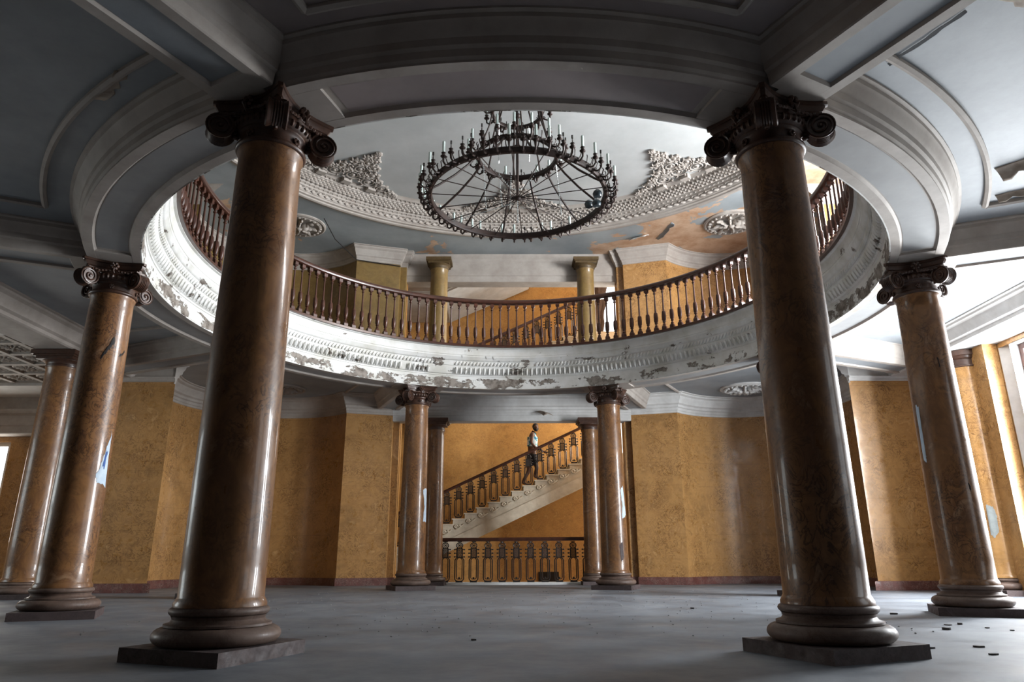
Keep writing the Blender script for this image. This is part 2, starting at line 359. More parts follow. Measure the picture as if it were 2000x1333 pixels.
# outer beams, back beam
corn = [(0,3.98),(.015,3.99),(.015,4.03),(.03,4.045),(.03,4.10),(.06,4.12),(.07,4.17),(.12,4.20),(.13,4.25),(.17,4.31),(.185,4.36),(.24,4.39),(.25,4.42),(.29,4.43),(.29,4.452)]
corn_b = [(o-.0, max(z, 4.1)) for o, z in corn if z >= 4.03]
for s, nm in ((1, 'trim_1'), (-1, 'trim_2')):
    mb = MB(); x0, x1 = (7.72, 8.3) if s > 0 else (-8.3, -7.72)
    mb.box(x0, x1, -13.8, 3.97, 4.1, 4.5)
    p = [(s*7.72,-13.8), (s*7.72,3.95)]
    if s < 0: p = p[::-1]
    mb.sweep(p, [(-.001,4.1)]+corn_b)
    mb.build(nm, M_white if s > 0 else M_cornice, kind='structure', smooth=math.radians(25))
mb = MB(); mb.box(-2.94, 2.94, 7.31, 7.62, 3.84, 4.5)
mb.sweep([(2.95,7.3),(-2.95,7.3)], [(-.02,3.84),(.0,3.84),(.0,3.98)]+corn)
mb.build('trim_3', M_white, kind='structure', smooth=math.radians(25))
# wall and cornice of the ground floor
for path, nm, bb, tt in ((path_r, 'wall_right_back', 'baseboard_right', 'trim_4'), (path_l, 'wall_left_back', 'baseboard_left', 'trim_5')):
    mb = MB(); mb.sweep(path, [(0,0),(0,4.1),(-.14,4.1),(-.14,0)], pclosed=True)
    mb.build(nm, M_wall, kind='structure', smooth=math.radians(22))
    mb = MB(); mb.sweep(path, [(0,0),(.03,0),(.03,.155),(.018,.17),(0,.17)]); mb.build(bb, M_skirt, kind='structure', smooth=SM)
    cp = path[1:-3] if path is path_r else path[3:-1]
    mb = MB(); mb.sweep(cp, corn+[(-.02,4.452),(-.02,3.98)], pclosed=True)
    fw = path[:2] if path is path_r else path[-2:]
    mb.sweep(fw, [(0,4.02),(.03,4.03),(.03,4.08),(.06,4.1),(.06,4.12),(0,4.12)], pclosed=True); mb.sweep(fw, [(0,4.1),(0,4.452)])
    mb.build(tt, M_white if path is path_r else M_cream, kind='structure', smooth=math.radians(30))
# outer walls: right wall with windows, left room
def wall_x(name, x, t, y0, y1, z0, z1, wins, mat):
    mb = MB(); ys = sorted({y0, y1} | {v for w_ in wins for v in w_[:2]}); 
    for a, b in zip(ys[:-1], ys[1:]):
        ws = [w_ for w_ in wins if w_[0] <= a+1e-6 and w_[1] >= b-1e-6]
        if ws: mb.box(x, x+t, a, b, z0, ws[0][2]); mb.box(x, x+t, a, b, ws[0][3], z1)
        else: mb.box(x, x+t, a, b, z0, z1)
    return mb.build(name, mat, kind='structure')
def window_x(name, x, y0, y1, z0, z1, mat, nv, nh, rev, mrev):
    mb = MB(); t = .09
    for a, b in ((y0, y0+t), (y1-t, y1)): mb.box(x-.05, x+.05, a, b, z0, z1)
    mb.box(x-.05, x+.05, y0+t, y1-t, z1-t, z1); mb.box(x-.05, x+.05, y0+t, y1-t, z0, z0+t)
    o = mb.build(name, mat, kind='structure')
    mb = MB()
    for i in range(1, nv): y = y0+(y1-y0)*i/nv; mb.box(x-.03, x+.03, y-.03, y+.03, z0+t, z1-t)
    for i in range(1, nh): z = z0+(z1-z0)*i/nh; mb.box(x-.028, x+.028, y0+t, y1-t, z-.025, z+.025)
    mb.build('glazing_bars', mat, o)
    mb = MB()
    for a, b in ((y0-.012, y0-.002), (y1+.002, y1+.012)):
        mb.box(min(x, rev), max(x, rev), a, b, z0, z1)
    mb.box(min(x, rev), max(x, rev), y0, y1, z1+.002, z1+.012)
    mb.box(min(x, rev), max(x, rev), y0, y1, z0-.012, z0-.002)
    mb.build('window_reveal', mrev, o)
    return o
wall_x('wall_right', XO, .3, -13.8, 4.1, 0, 4.5, [(-1.35,1.6,.5,4.02), (-7.6,-4.9,.7,4.02)], M_wall)
window_x('window_1', 8.5, -1.33, 1.33, .52, 4.0, M_dframe, 2, 4, 8.3, M_white)
window_x('window_2', 8.5, -7.58, -4.92, .72, 4.0, M_dframe, 2, 4, 8.3, M_white)
mb = MB(); mb.add([(8.3,1.6,.5),(8.3,1.6,4.02),(8.5,1.33,4.02),(8.5,1.33,.5)], [(0,1,2,3)]); mb.add([(8.52,1.33,.5),(8.62,1.6,.5),(8.62,1.6,4.02),(8.52,1.33,4.02)],[(0,1,2,3)])
mb.build('trim_6', M_white, kind='structure')
wall_x('wall_upper_right', XO, .3, -13.8, 4.1, ZF, 8.5, [(-1.5,2.0,5.3,8.1), (-4.8,-2.4,5.3,8.1)], M_wall)
window_x('window_3', 8.5, -1.48, 1.98, 5.3, 8.1, M_dframe, 3, 4, 8.3, M_white)
window_x('window_4', 8.5, -4.78, -2.42, 5.3, 8.1, M_dframe, 2, 4, 8.3, M_white)
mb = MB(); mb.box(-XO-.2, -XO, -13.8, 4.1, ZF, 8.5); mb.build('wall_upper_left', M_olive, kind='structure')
mb = MB(); mb.box(-14.6, 8.8, -14.0, -13.8, 0, 8.6); mb.build('wall_front', M_plinth, kind='structure')  # unseen end of the hall, coloured dark to cut bounced light
# left room
wall_x('wall_left', -14.2, .2, -13.8, 7.2, 0, 4.5, [(-2.8,.8,.8,3.6)], M_wall)
window_x('window_5', -14.1, -2.78, .78, .82, 3.58, M_white, 3, 3, -14.0, M_white)
mb = MB(); 
for x0, x1, z0, z1 in ((-14.2,-13.7,0,3.9),(-12.02,-8.2,0,3.9),(-13.7,-12.02,3.3,3.9),(-13.7,-12.02,0,.9)): mb.box(x0, x1, 7.0, 7.2, z0, z1)
mb.box(-8.34,-8.2,3.84,7.0,0,4.45)
mb.build('wall_left_room_back', M_wall, kind='structure')
mb = MB()
for a, b, c, d in ((-13.7,-13.6,.9,3.3),(-12.12,-12.02,.9,3.3),(-13.6,-12.12,.9,1.0),(-13.6,-12.12,3.2,3.3),(-12.9,-12.83,1,3.2)): mb.box(a, b, 7.08, 7.14, c, d)
mb.build('window_6', M_white, kind='structure')
mb = MB(); mb.box(-14.2, -8.34, 6.6, 7.0, 3.42, 4.45); mb.sweep([(-8.34,6.6),(-14.2,6.6)], [(0,3.42),(.03,3.44),(.03,3.6),(.05,3.62),(.05,3.85),(.12,3.9),(.14,3.95),(.14,4.0),(0,4.0)])
mb.build('trim_7', M_cream, kind='structure')
# coffered ceiling of the left room
cf = MB(); cf.box(-14.2, -XO, -13.8, 7.2, 4.5, 4.6); cf.box(-14.2,-XO,5.4,7.2,4.3,4.5); cf.box(-14.2,-XO,-13.8,1.7,4.3,4.5)
cf = cf.build('ceiling', M_white, kind='structure')
rb = MB(); xs = [-8.3, -9.0, -9.7, -10.4, -11.1, -11.8]; ys = [1.7, 2.4, 3.13, 3.87, 4.62, 5.4]
for x in xs: rb.box(x-.05, x+.05, 1.7, 5.4, 4.36, 4.5)
for y in ys: rb.box(-11.8, -8.3, y-.05, y+.05, 4.362, 4.5)
rb.build('coffer_rib', M_cream, cf)
rm = MB()
for k in range(14):
    a = 2*PI*k/14; rm.blob((.2*math.cos(a), .2*math.sin(a), -.015), (.075,.035,.03), 6, 4, rot=Matrix.Rotation(a, 3, 'Z'))
    rm.blob((.1*math.cos(a), .1*math.sin(a), -.03), (.05,.025,.03), 5, 3, rot=Matrix.Rotation(a, 3, 'Z'))
rm.lathe([(.27,.0),(.28,-.03),(.25,-.04),(.24,0)], 24); rm.blob((0,0,-.04), .05)
rme = rm.mesh('coffer_rosette', M_cream, True)
for i in range(5):
    for j in range(5): link('coffer_rosette', rme, cf, ((xs[i]+xs[i+1])/2, (ys[j]+ys[j+1])/2, 4.43)).scale = (1.0, 1.0, 1.3)

# ------------------------------------------------------------------ gallery edge (entablature of the ring)
ent = MB()
ent.lathe([(4.99,4.10),(4.975,4.10),(4.975,4.115),(4.97,4.12),(4.97,4.355),(4.955,4.36),(4.955,4.385),(4.945,4.39),(4.93,4.40),(4.87,4.53),(4.868,4.565),(4.855,4.57),(4.855,4.58),(4.83,4.65),(4.825,4.665),(4.81,4.67),(4.79,4.69),(4.775,4.735),(4.765,4.745),(4.765,4.78),(4.755,4.785),(4.755,4.87),(4.74,4.90),(4.735,4.925),(4.70,4.935),(4.70,4.95),(4.95,4.95),(5.1,4.95)], 200)
gal = ent.build('trim_8', M_peel, kind='structure', smooth=math.radians(28))
egg = MB(); n = 300
for i in range(n):
    a = 2*PI*i/n
    if i in (12, 13, 14, 88, 89, 90, 91, 92, 98, 210, 211): continue     # pieces broken away
    rot = Matrix.Rotation(a, 3, 'Z') @ Matrix.Rotation(-.42, 3, 'Y')
    egg.blob((4.893*math.cos(a), 4.893*math.sin(a), 4.465), (.036,.034,.078), 6, 5, rot=rot)
    a2 = a+PI/n
    egg.blob((4.902*math.cos(a2), 4.902*math.sin(a2), 4.46), (.026,.010,.08), 4, 3, rot=Matrix.Rotation(a2, 3, 'Z') @ Matrix.Rotation(-.42, 3, 'Y'))
egg.build('egg_and_dart_band', M_peel, gal, smooth=True, kind='stuff')
rope = MB(); n = 400
for i in range(n):
    a = 2*PI*i/n
    if 94 <= i <= 97 or 117 <= i <= 121: continue
    rope.blob((4.838*math.cos(a), 4.838*math.sin(a), 4.615), (.028,.027,.058), 5, 3, rot=Matrix.Rotation(a, 3, 'Z') @ Matrix.Rotation(.6, 3, 'X'))
rope.build('rope_band', M_peel, gal, smooth=True, kind='stuff')
# peeling flakes hanging from the fascia
fl = MB()
def flake(mb, c, tang, s, curl, seed):
    rnd = random.Random(seed); up = Vector((0,0,1)); t = Vector((*tang, 0)).normalized(); nrm = t.cross(up)
    n = 6; v = []
    for i in range(n):
        u = i/(n-1); a = curl*u
        for w_ in (-.5, .5):
            ww = w_*s*(1-.5*u)*rnd.uniform(.6,1.2)
            q = Vector(c)+t*ww - up*(s*math.sin(a)/max(curl,.1)) + nrm*(s*(1-math.cos(a))/max(curl,.1))
            v.append(q)
    v += [Vector(q)+nrm*.004 for q in v]
    f = [(2*i,2*i+1,2*i+3,2*i+2) for i in range(n-1)]+[(2*n+2*i,2*n+2*i+2,2*n+2*i+3,2*n+2*i+1) for i in range(n-1)]
    f += [(2*i,2*i+2,2*n+2*i+2,2*n+2*i) for i in range(n-1)]+[(2*i+1,2*n+2*i+1,2*n+2*i+3,2*i+3) for i in range(n-1)]+[(0,2*n,2*n+1,1)]
    mb.add(v, f)
for i in range(54):
    a = PI/2 + random.uniform(-1.1, 1.35); z = random.choice([4.2,4.3,4.34,4.26,4.77])
    r = 4.965 if z < 4.5 else 4.75
    flake(fl, (r*math.cos(a), r*math.sin(a), z), (-math.sin(a), math.cos(a)), random.uniform(.03,.09), random.uniform(.5,1.6), i)
fl.build('paint_flake', M_peel, gal, kind='stuff')

# ------------------------------------------------------------------ gallery balustrade
bal = thing('balustrade', 'curved dark reddish wooden balustrade of turned balusters around the upper gallery', 'balustrade', (0,0,4.95))
mb = MB(); mb.lathe([(4.65,.0),(4.65,.04),(4.66,.05),(4.76,.05),(4.77,.04),(4.77,.0)], 180, closed=True); mb.build('base_rail', M_rail, bal, smooth=math.radians(30))
mb = MB(); mb.lathe([(4.67,.995),(4.645,1.01),(4.635,1.04),(4.645,1.075),(4.68,1.10),(4.74,1.10),(4.775,1.075),(4.785,1.04),(4.775,1.01),(4.75,.995)], 180, closed=True); mb.build('handrail', M_rail, bal, smooth=math.radians(40))
def baluster_mesh():
    mb = MB(); 
    def sq(z0, w0, z1, w1): mb.add([(sx*w, sy*w, z) for z, w in ((z0,w0),(z1,w1)) for sx, sy in ((-1,-1),(1,-1),(1,1),(-1,1))], [(0,3,2,1),(4,5,6,7),(0,1,5,4),(1,2,6,5),(2,3,7,6),(3,0,4,7)])
    sq(0, .042, .055, .042); sq(.055, .042, .095, .024)
    mb.lathe([(.0,.09),(.026,.095),(.034,.11),(.026,.125),(.017,.14),(.024,.155),(.036,.165),(.036,.172),(.027,.18),(.034,.195),(.042,.215),(.045,.30),(.041,.37),(.035,.395),(.021,.405),(.020,.415),(.0175,.55),(.0155,.74),(.0165,.80),(.028,.81),(.030,.822),(.018,.835),(.017,.85),(.026,.862),(.026,.87),(.0,.872)], 10)
    sq(.865, .022, .885, .038); sq(.885, .038, .945, .038)
    return mb.mesh('baluster', M_wood, math.radians(35))
bm_ = baluster_mesh(); nb = 164
for i in range(nb):
    a = 2*PI*(i+.5)/nb; link('baluster', bm_, bal, (4.71*math.cos(a), 4.71*math.sin(a), .05), a)

# ------------------------------------------------------------------ upper storey
up_r = [(8.3,3.95)] + path_r[1:]; up_l = [(-x, y) for x, y in up_r][::-1]
ucorn = [(0,8.02),(.015,8.03),(.015,8.07),(.03,8.09),(.04,8.13),(.07,8.16),(.08,8.20),(.12,8.26),(.13,8.31),(.17,8.35),(.18,8.39),(.20,8.40),(.20,8.42)]
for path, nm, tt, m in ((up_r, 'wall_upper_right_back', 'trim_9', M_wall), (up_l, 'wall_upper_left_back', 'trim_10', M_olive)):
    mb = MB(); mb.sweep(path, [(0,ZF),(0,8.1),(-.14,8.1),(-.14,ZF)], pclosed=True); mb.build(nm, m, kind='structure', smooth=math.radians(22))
    mb = MB(); mb.sweep(path, ucorn); mb.build(tt, M_cream, kind='structure', smooth=math.radians(30))
    mb = MB(); mb.sweep(path, [(0,ZF),(.03,ZF),(.03,ZF+.155),(0,ZF+.17)]); mb.build('baseboard_upper', M_skirt, kind='structure')
uc = MB(); annulus(uc, 6.38, ZU, -XO-.2, XO+.3, -13.8, 7.75); uc.lathe([(6.38,ZU),(6.38,8.46)], 96); uc = uc.build('ceiling', M_upsoff, kind='structure')
mb = MB(); mb.lathe([(5.80,8.88),(3,8.88),(.05,8.88)], 96); mb.build('dome_field', M_upceil, uc)
dm = MB(); dm.lathe([(6.46,8.425),(6.46,8.40),(6.38,8.385),(6.34,8.40),(6.33,8.43),(6.28,8.44),(6.27,8.47),(6.25,8.48),(6.20,8.555),(6.17,8.56),(6.165,8.60),(6.12,8.62),(6.11,8.65),(6.08,8.655),(5.95,8.78),(5.93,8.785),(5.92,8.82),(5.86,8.83),(5.83,8.86),(5.78,8.88)], 144)
dm.build('dome_cornice', M_cream, uc, smooth=math.radians(28))
lf = MB(); n = 230
for i in range(n):
    a = 2*PI*i/n
    lf.blob((6.225*math.cos(a), 6.225*math.sin(a), 8.515), (.035,.085,.03), 5, 3, rot=Matrix.Rotation(a+.45, 3, 'Z') @ Matrix.Rotation(.9, 3, 'Y'))
    lf.blob((6.19*math.cos(a+.016), 6.19*math.sin(a+.016), 8.55), (.025,.05,.02), 5, 3, rot=Matrix.Rotation(a-.6, 3, 'Z'))
lf.build('leaf_band', M_cream, uc, smooth=True, kind='stuff')
lt = MB(); n = 330
for row in range(4):
    for i in range(n):
        a = 2*PI*(i+.5*(row % 2))/n; t = (row+.5)/4; r = 6.08-.13*t-.012; z = 8.655+.125*t-.012
        c, s = math.cos(a), math.sin(a); hw = PI/n*r; dr, dz = -.13/4, .125/4
        P = lambda u, v_, h: (r*c - s*u + (dr*v_)*c - h*c*.7, r*s + c*u + (dr*v_)*s - h*s*.7, z+dz*v_-h*.7)
        lt.add([P(-hw*.95,0,0), P(0,-.95,0), P(hw*.95,0,0), P(0,.95,0), P(0,0,.024)], [(0,1,4),(1,2,4),(2,3,4),(3,0,4)])
lt.build('diamond_band', M_cream, uc, kind='stuff')
bd = MB(); n = 330
for i in range(n):
    a = 2*PI*i/n; 
    bd.blob((5.90*math.cos(a), 5.90*math.sin(a), 8.825), (.035,.022,.03), 5, 3, rot=Matrix.Rotation(a, 3, 'Z'))
    bd.blob((6.14*math.cos(a), 6.14*math.sin(a), 8.61), (.022,.028,.02), 5, 3, rot=Matrix.Rotation(a, 3, 'Z'))
bd.build('bead_band', M_cream, uc, smooth=True, kind='stuff')
# scrolled relief ornaments on the dome field
def ornament():
    mb = MB(); rnd = random.Random(3); P = []
    # (tangential u, inward v, radius); triangle with its point towards the middle
    for u, v, r in ((0,1.38,.05),(0,1.24,.09),(-.1,1.1,.09),(.1,1.1,.09),(0,.92,.14),(-.22,.82,.12),(.22,.82,.12),(0,.60,.20),(-.36,.52,.15),(.36,.52,.15),(0,.28,.24),(-.42,.2,.22),(.42,.2,.22),(-.8,.14,.18),(.8,.14,.18),(-1.06,.08,.10),(1.06,.08,.10),(-1.2,.05,.06),(1.2,.05,.06),(-.2,.40,.1),(.2,.4,.1),(-.6,.36,.08),(.6,.36,.08)):
        q = [(u+(r*(.96-.8*k/22))*math.cos(k*.62+u*9), v+(r*(.96-.8*k/22))*math.sin(k*.62+u*9), -.03) for k in range(23)]
        mb.tube(q, .020, 5)
        for k in range(7):
            a = k*.9+u; mb.blob((u+r*.95*math.cos(a), v+r*.95*math.sin(a), -.03), (.05,.026,.035), 5, 3, rot=Matrix.Rotation(a+.8, 3, 'Z'))
        mb.blob((u, v, -.03), (.05,.05,.04), 6, 4)
    for u in (-.62, 0, .62):
        mb.box(u-.1, u+.1, -.1, .05, -.10, -.0)
    return mb.mesh('scroll_ornament', M_cream, True)
om = ornament()
for k in (-132,-86,-41,1,43,86,132,180):
    a = PI/2 - math.radians(k); o = link('scroll_ornament', om, uc, (5.72*math.cos(a), 5.72*math.sin(a), 8.88), a+PI/2)
# beam over the stair opening upstairs
mb = MB(); mb.box(-2.82, 2.82, 7.62, 8.0, 7.66, 8.5); mb.sweep([(2.82,7.62),(-2.82,7.62)], [(0,7.66),(.02,7.67),(.02,7.82),(.04,7.84),(.04,8.2),(.06,8.24),(.06,8.3),(.1,8.36),(.13,8.42)])
mb.build('trim_11', M_cream, kind='structure')
# ceiling medallions
def medallion(name, label, loc, mat, s=1):
    t = thing(name, label, 'medallion', loc)
    mb = MB(); mb.lathe([(.66,.0),(.66,-.03),(.62,-.05),(.60,-.04),(.585,-.02),(.56,-.02),(.55,-.05),(.50,-.055),(.49,-.02),(.4,-.01),(.0,-.01)], 48); mb.build('rim', mat, t, smooth=SM)
    mb = MB()
    for k in range(24):
        a = 2*PI*k/24; mb.blob((.52*math.cos(a), .52*math.sin(a), -.06), (.05,.035,.03), 6, 4, rot=Matrix.Rotation(a+.6, 3, 'Z'))
    mb.build('leaf_wreath', mat, t, smooth=True)
    mb = MB()
    for k in range(8):
        a = 2*PI*k/8+.2
        for r, w_, h in ((.33,.13,.05),(.26,.08,.08),(.16,.09,.10)):
            aa = a+r*.6; mb.blob((r*math.cos(aa), r*math.sin(aa), -.05), (w_,w_*.42,h), 7, 5, rot=Matrix.Rotation(aa, 3, 'Z') @ Matrix.Rotation(.4, 3, 'Y'))
    mb.blob((0,0,-.09), .08, 8, 6); mb.build('acanthus_rosette', mat, t, smooth=True)
    t.scale = (s, s, s); return t
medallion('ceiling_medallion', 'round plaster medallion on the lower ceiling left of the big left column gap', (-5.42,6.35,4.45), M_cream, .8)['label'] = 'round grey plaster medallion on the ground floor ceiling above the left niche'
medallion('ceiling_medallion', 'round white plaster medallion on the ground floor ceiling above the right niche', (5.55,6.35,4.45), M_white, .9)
medallion('ceiling_medallion', 'round plaster medallion with leaf wreath on the upper gallery ceiling at left', (-5.2,5.75,ZU), M_cream, .95)
medallion('ceiling_medallion', 'round cream medallion on the peeling upper gallery ceiling at right', (5.35,5.6,ZU), M_cream, 1.0)

# ------------------------------------------------------------------ stair hall
mb = MB(); 
for x0, x1, z0, z1 in ((-6.4,2.95,-2,11.3),(4.35,6.6,-2,11.3),(2.95,4.35,-2,3.2),(2.95,4.35,9.6,11.3)): mb.box(x0, x1, 12.0, 12.2, z0, z1)
mb.build('wall_back', M_hall, kind='structure')
mb = MB()
for a, b in ((2.95,3.05),(4.25,4.35)): mb.box(a, b, 12.06, 12.14, 3.2, 9.6)
for z in (3.2, 9.5): mb.box(3.05, 4.25, 12.07, 12.13, z, z+.08)
mb.build('window_7', M_white, kind='structure')
mb = MB(); mb.box(-6.5, -6.3, 7.72, 12.2, -2, 11.3); mb.build('wall_stair_left', M_hall, kind='structure')
mb = MB(); mb.box(6.3,6.4,7.72,8.4,-2,11.3); mb.box(6.3,6.4,10.8,12.2,-2,11.3); mb.box(6.3,6.4,8.4,10.8,-2,2.2); mb.box(6.3,6.4,8.4,10.8,8.2,11.3); mb.build('wall_stair_right', M_hall, kind='structure')
mb = MB(); mb.box(6.32,6.38,8.4,8.5,2.2,8.2); mb.box(6.32,6.38,10.7,10.8,2.2,8.2); mb.box(6.32,6.38,9.55,9.65,2.2,8.2)
for z in (2.2,4.2,6.2,8.1): mb.box(6.33,6.37,8.5,10.7,z,z+.08)
mb.build('window_8', M_white, kind='structure')
mb = MB(); mb.box(-6.5, 6.6, 7.7, 12.3, 11.3, 11.5); mb.build('ceiling', M_white, kind='structure')
mb = MB(); mb.box(-6.4,-2.8,7.72,7.88,-2,11.3); mb.box(2.8,6.4,7.72,7.88,-2,11.3); mb.box(-2.8,2.8,7.72,7.88,8.4,11.3); mb.box(-2.8,2.8,7.72,7.88,-2,0); mb.build('wall_stair_front', M_hall, kind='structure')
SL = .459; TX, TZ = .3245, .149
def nz(x): return 2.532+(x-.307)*SL
def flight(name, label, x_first, z_first, n, y0, y1, zoff=0):
    t = thing(name, label, 'stairs', (x_first, y0, z_first))
    st = MB(); st.box(0, TX+.02, 0, y1-y0, -TZ, -.03); st.box(-.03, TX+.02, -.03, y1-y0, -.03, 0)
    sme = st.mesh('step', M_step)
    sb = MB()
    q = [(.09+.055*(1-k/20)*math.cos(k*.5), -.03, -.22+.055*(1-k/20)*math.sin(k*.5)) for k in range(19)]
    sb.tube(q, .019, 5); q = [(.2+.03*(1-k/16)*math.cos(-k*.5), -.03, -.175+.03*(1-k/16)*math.sin(-k*.5)) for k in range(13)]; sb.tube(q, .016, 5)
    sb.tube([(.1,-.02,-.275),(.17,-.03,-.25),(.25,-.03,-.19),(.3,-.02,-.15)], .017, 5)
    sbm = sb.mesh('scroll_bracket', M_step, True)
    for i in range(n):
        s = link('step', sme, t, (i*TX, 0, (i+1)*TZ)); link('scroll_bracket', sbm, s)
    L = n*TX; sg = MB()
    # wall string: slab under the steps with a lower moulded band
    prof2 = [(0,-.01),(L,n*TZ-.01),(L,n*TZ-.36),(0,-.36)]
    v = [(x, y, z) for y in (.02, y1-y0) for x, z in prof2]
    sg.add(v, [(0,3,2,1),(4,5,6,7),(0,1,5,4),(1,2,6,5),(2,3,7,6),(3,0,4,7)])
    v = [(x, y, z) for y in (-.03, .02) for x, z in ((0,-.36),(L,n*TZ-.36),(L,n*TZ-.66),(0,-.66))]
    sg.add(v, [(0,3,2,1),(4,5,6,7),(0,1,5,4),(1,2,6,5),(2,3,7,6),(3,0,4,7)])
    v = [(x, y, z) for y in (-.05, .03) for x, z in ((0,-.63),(L,n*TZ-.63),(L,n*TZ-.68),(0,-.68))]
    sg.add(v, [(0,3,2,1),(4,5,6,7),(0,1,5,4),(1,2,6,5),(2,3,7,6),(3,0,4,7)])
    v = [(x, y, z) for y in (.02, y1-y0) for x, z in ((0,-.36),(L,n*TZ-.36),(L,n*TZ-.6),(0,-.6))]
    sg.add(v, [(0,3,2,1),(4,5,6,7),(0,1,5,4),(1,2,6,5),(2,3,7,6),(3,0,4,7)])
    sg.build('stair_string', M_step, t)
    return t
x0 = 1.925-TX*16; z0 = 3.274-TZ*17   # nosing at x=1.925 has its tread at z 3.274
flight('staircase', 'pale marble flight of steps rising to the right, the man stands on it', x0+.03, z0, 18, 10.0, 11.7)
flight('staircase', 'pale flight of steps seen through the upper gallery balustrade', -2.35, ZF, 14, 10.0, 11.7)
# iron baluster panel, height 1 = .82 m
def iron_panel(h):
    mb = MB(); T = .012
    def bar(x0, z0, x1, z1, r=.008): mb.tube([(x0*1.0,0,z0*h),(x1*1.0,0,z1*h)], r*1.3, 5)
    def ringt(cx, cz, r, t=.008): mb.tube([(cx+r*math.cos(2*PI*k/16),0,cz*h+r*math.sin(2*PI*k/16)) for k in range(16)], t, 5, closed=True)
    ringt(0,.90,.062,.012); ringt(0,.90,.036,.008); mb.blob((0,0,.90*h),(.022,.014,.022)); bar(0,.96,0,1.0,.012)
    mb.box(-.045,.045,-T,T,.995*h-.012,h)
    for sx in (-1,1):
        bar(sx*.055,.83,sx*.055,.60,.010)
        for z in (.80,.71,.62): bar(sx*.055,z,sx*.085,z,.008); mb.blob((sx*.094,0,z*h),.02,6,4)
        bar(sx*.055,.60,sx*.088,.545,.010); bar(sx*.022,.60,sx*.055,.545,.008)
        bar(sx*.088,.545,sx*.088,.10,.010); bar(sx*.055,.545,sx*.055,.12,.008)
        mb.tube([(sx*.088,0,.10*h),(sx*.08,0,.06*h),(sx*.05,0,.035*h),(0,0,.03*h)], .012, 5)
        mb.tube([(sx*.055,0,.12*h),(sx*.045,0,.09*h),(sx*.02,0,.075*h),(0,0,.09*h)], .009, 5)
    for k in range(-3,6):
        z = .60+.038*k
        for s in (-1,1):
            a, b = (-.055, .055) if s > 0 else (.055, -.055)
            za, zb = z, z+.13
            if zb < .61 or za > .83: continue
            ta = max(0, (.60-za)/.13); tb = min(1, (.835-za)/.13)
            bar(a+(b-a)*ta, za+.13*ta, a+(b-a)*tb, za+.13*tb, .0055)
    bar(-.055,.60,.055,.60,.009); bar(-.055,.835,.055,.835,.009)
    mb.blob((0,0,.10*h),(.022,.012,.03)); mb.box(-.07,.07,-.015,.015,0,.03*h)
    mb.v = [(x*1.2, y*1.3, z) for x, y, z in mb.v]
    return mb.mesh('iron_baluster', M_iron, SM)
def railing(name, label, pts0, n, dx, dz, h, rail_pts, y):
    t = thing(name, label, 'railing', (pts0[0], y, pts0[1]))
    me = iron_panel(h)
    for i in range(n): link('iron_baluster', me, t, (i*dx, 0, i*dz))
    mb = MB(); (xa, za), (xb, zb) = rail_pts
    w_, hh = .06, .042
    v = [(x-pts0[0], s*w_*k, z-pts0[1]+q) for x, z in ((xa,za),(xb,zb)) for s, k, q in ((-1,.7,-hh),(1,.7,-hh),(1,1,0),(1,.6,hh),(-1,.6,hh),(-1,1,0))]
    mb.add(v, [(0,1,2,3,4,5)[::-1],(6,7,8,9,10,11)]+[(k,(k+1)%6,6+(k+1)%6,6+k) for k in range(6)])
    mb.build('handrail', M_rail, t, smooth=SM)
    return t
xs0 = 1.925-TX*16
mb = MB(); mb.box(-6.3, x0+.03, 10.0, 12.0, z0-.25, z0); mb.build('floor', M_step, kind='structure')
for xe, ze in ((x0+.03+TX*18, z0+TZ*18), (-2.35+TX*14, ZF+TZ*14)):
    mb = MB(); mb.box(xe+.02, 6.3, 10.0, 12.0, ze-.3, ze); mb.build('floor', M_step, kind='structure')
railing('stair_railing', 'black cast iron stair railing with wooden handrail on the lower flight', (xs0+.17, nz(xs0)+.02), 18, TX, TZ, .865, [(xs0-.1, nz(xs0)+.9-.12), (xs0+TX*18, nz(xs0)+TZ*18+.85)], 10.08)
railing('stair_railing', 'dark iron stair railing seen behind the upper gallery balustrade', (-2.35+.2, ZF+TZ+.01), 14, TX, TZ, .95, [(-2.45, ZF+1.0), (-2.35+TX*14, ZF+1.08+TZ*14)], 10.08)
mb = MB(); mb.box(-2.75,2.75,7.45,7.86,0,.05); mb.build('trim_12', M_white, kind='structure')
railing('well_railing', 'straight black cast iron railing on the floor edge in front of the stairwell', (-1.60,.05), 11, .339, 0, .93, [(-1.9,1.02),(2.0,1.035)], 7.62)
# landing slab and rising soffit above the upper flight
mb = MB(); v = [(x, y, z) for y in (9.3, 11.95) for x, z in ((-6.3,7.98),(-1.98,7.98),(.6,9.15),(.6,11.3),(-6.3,11.3))]
mb.add(v, [(0,1,2,3,4)[::-1],(5,6,7,8,9)]+[(k,(k+1)%5,5+(k+1)%5,5+k) for k in range(5)])
v = [(x, y, z) for y in (9.27, 9.3) for x, z in ((-6.3,8.04),(-2.0,8.04),(.55,9.19),(.55,9.35),(-2.05,8.2),(-6.3,8.2))]
mb.add(v, [tuple(range(6))[::-1],tuple(range(6,12))]+[(k,(k+1)%6,6+(k+1)%6,6+k) for k in range(6)])
mb.build('trim_13', M_white, kind='structure')
mb = MB(); mb.box(.8,1.4,11.97,12.0,-.1,.2); mb.build('wall_vent', M_iron, label='small dark rectangular grille low on the orange wall behind the well railing', cat='vent')
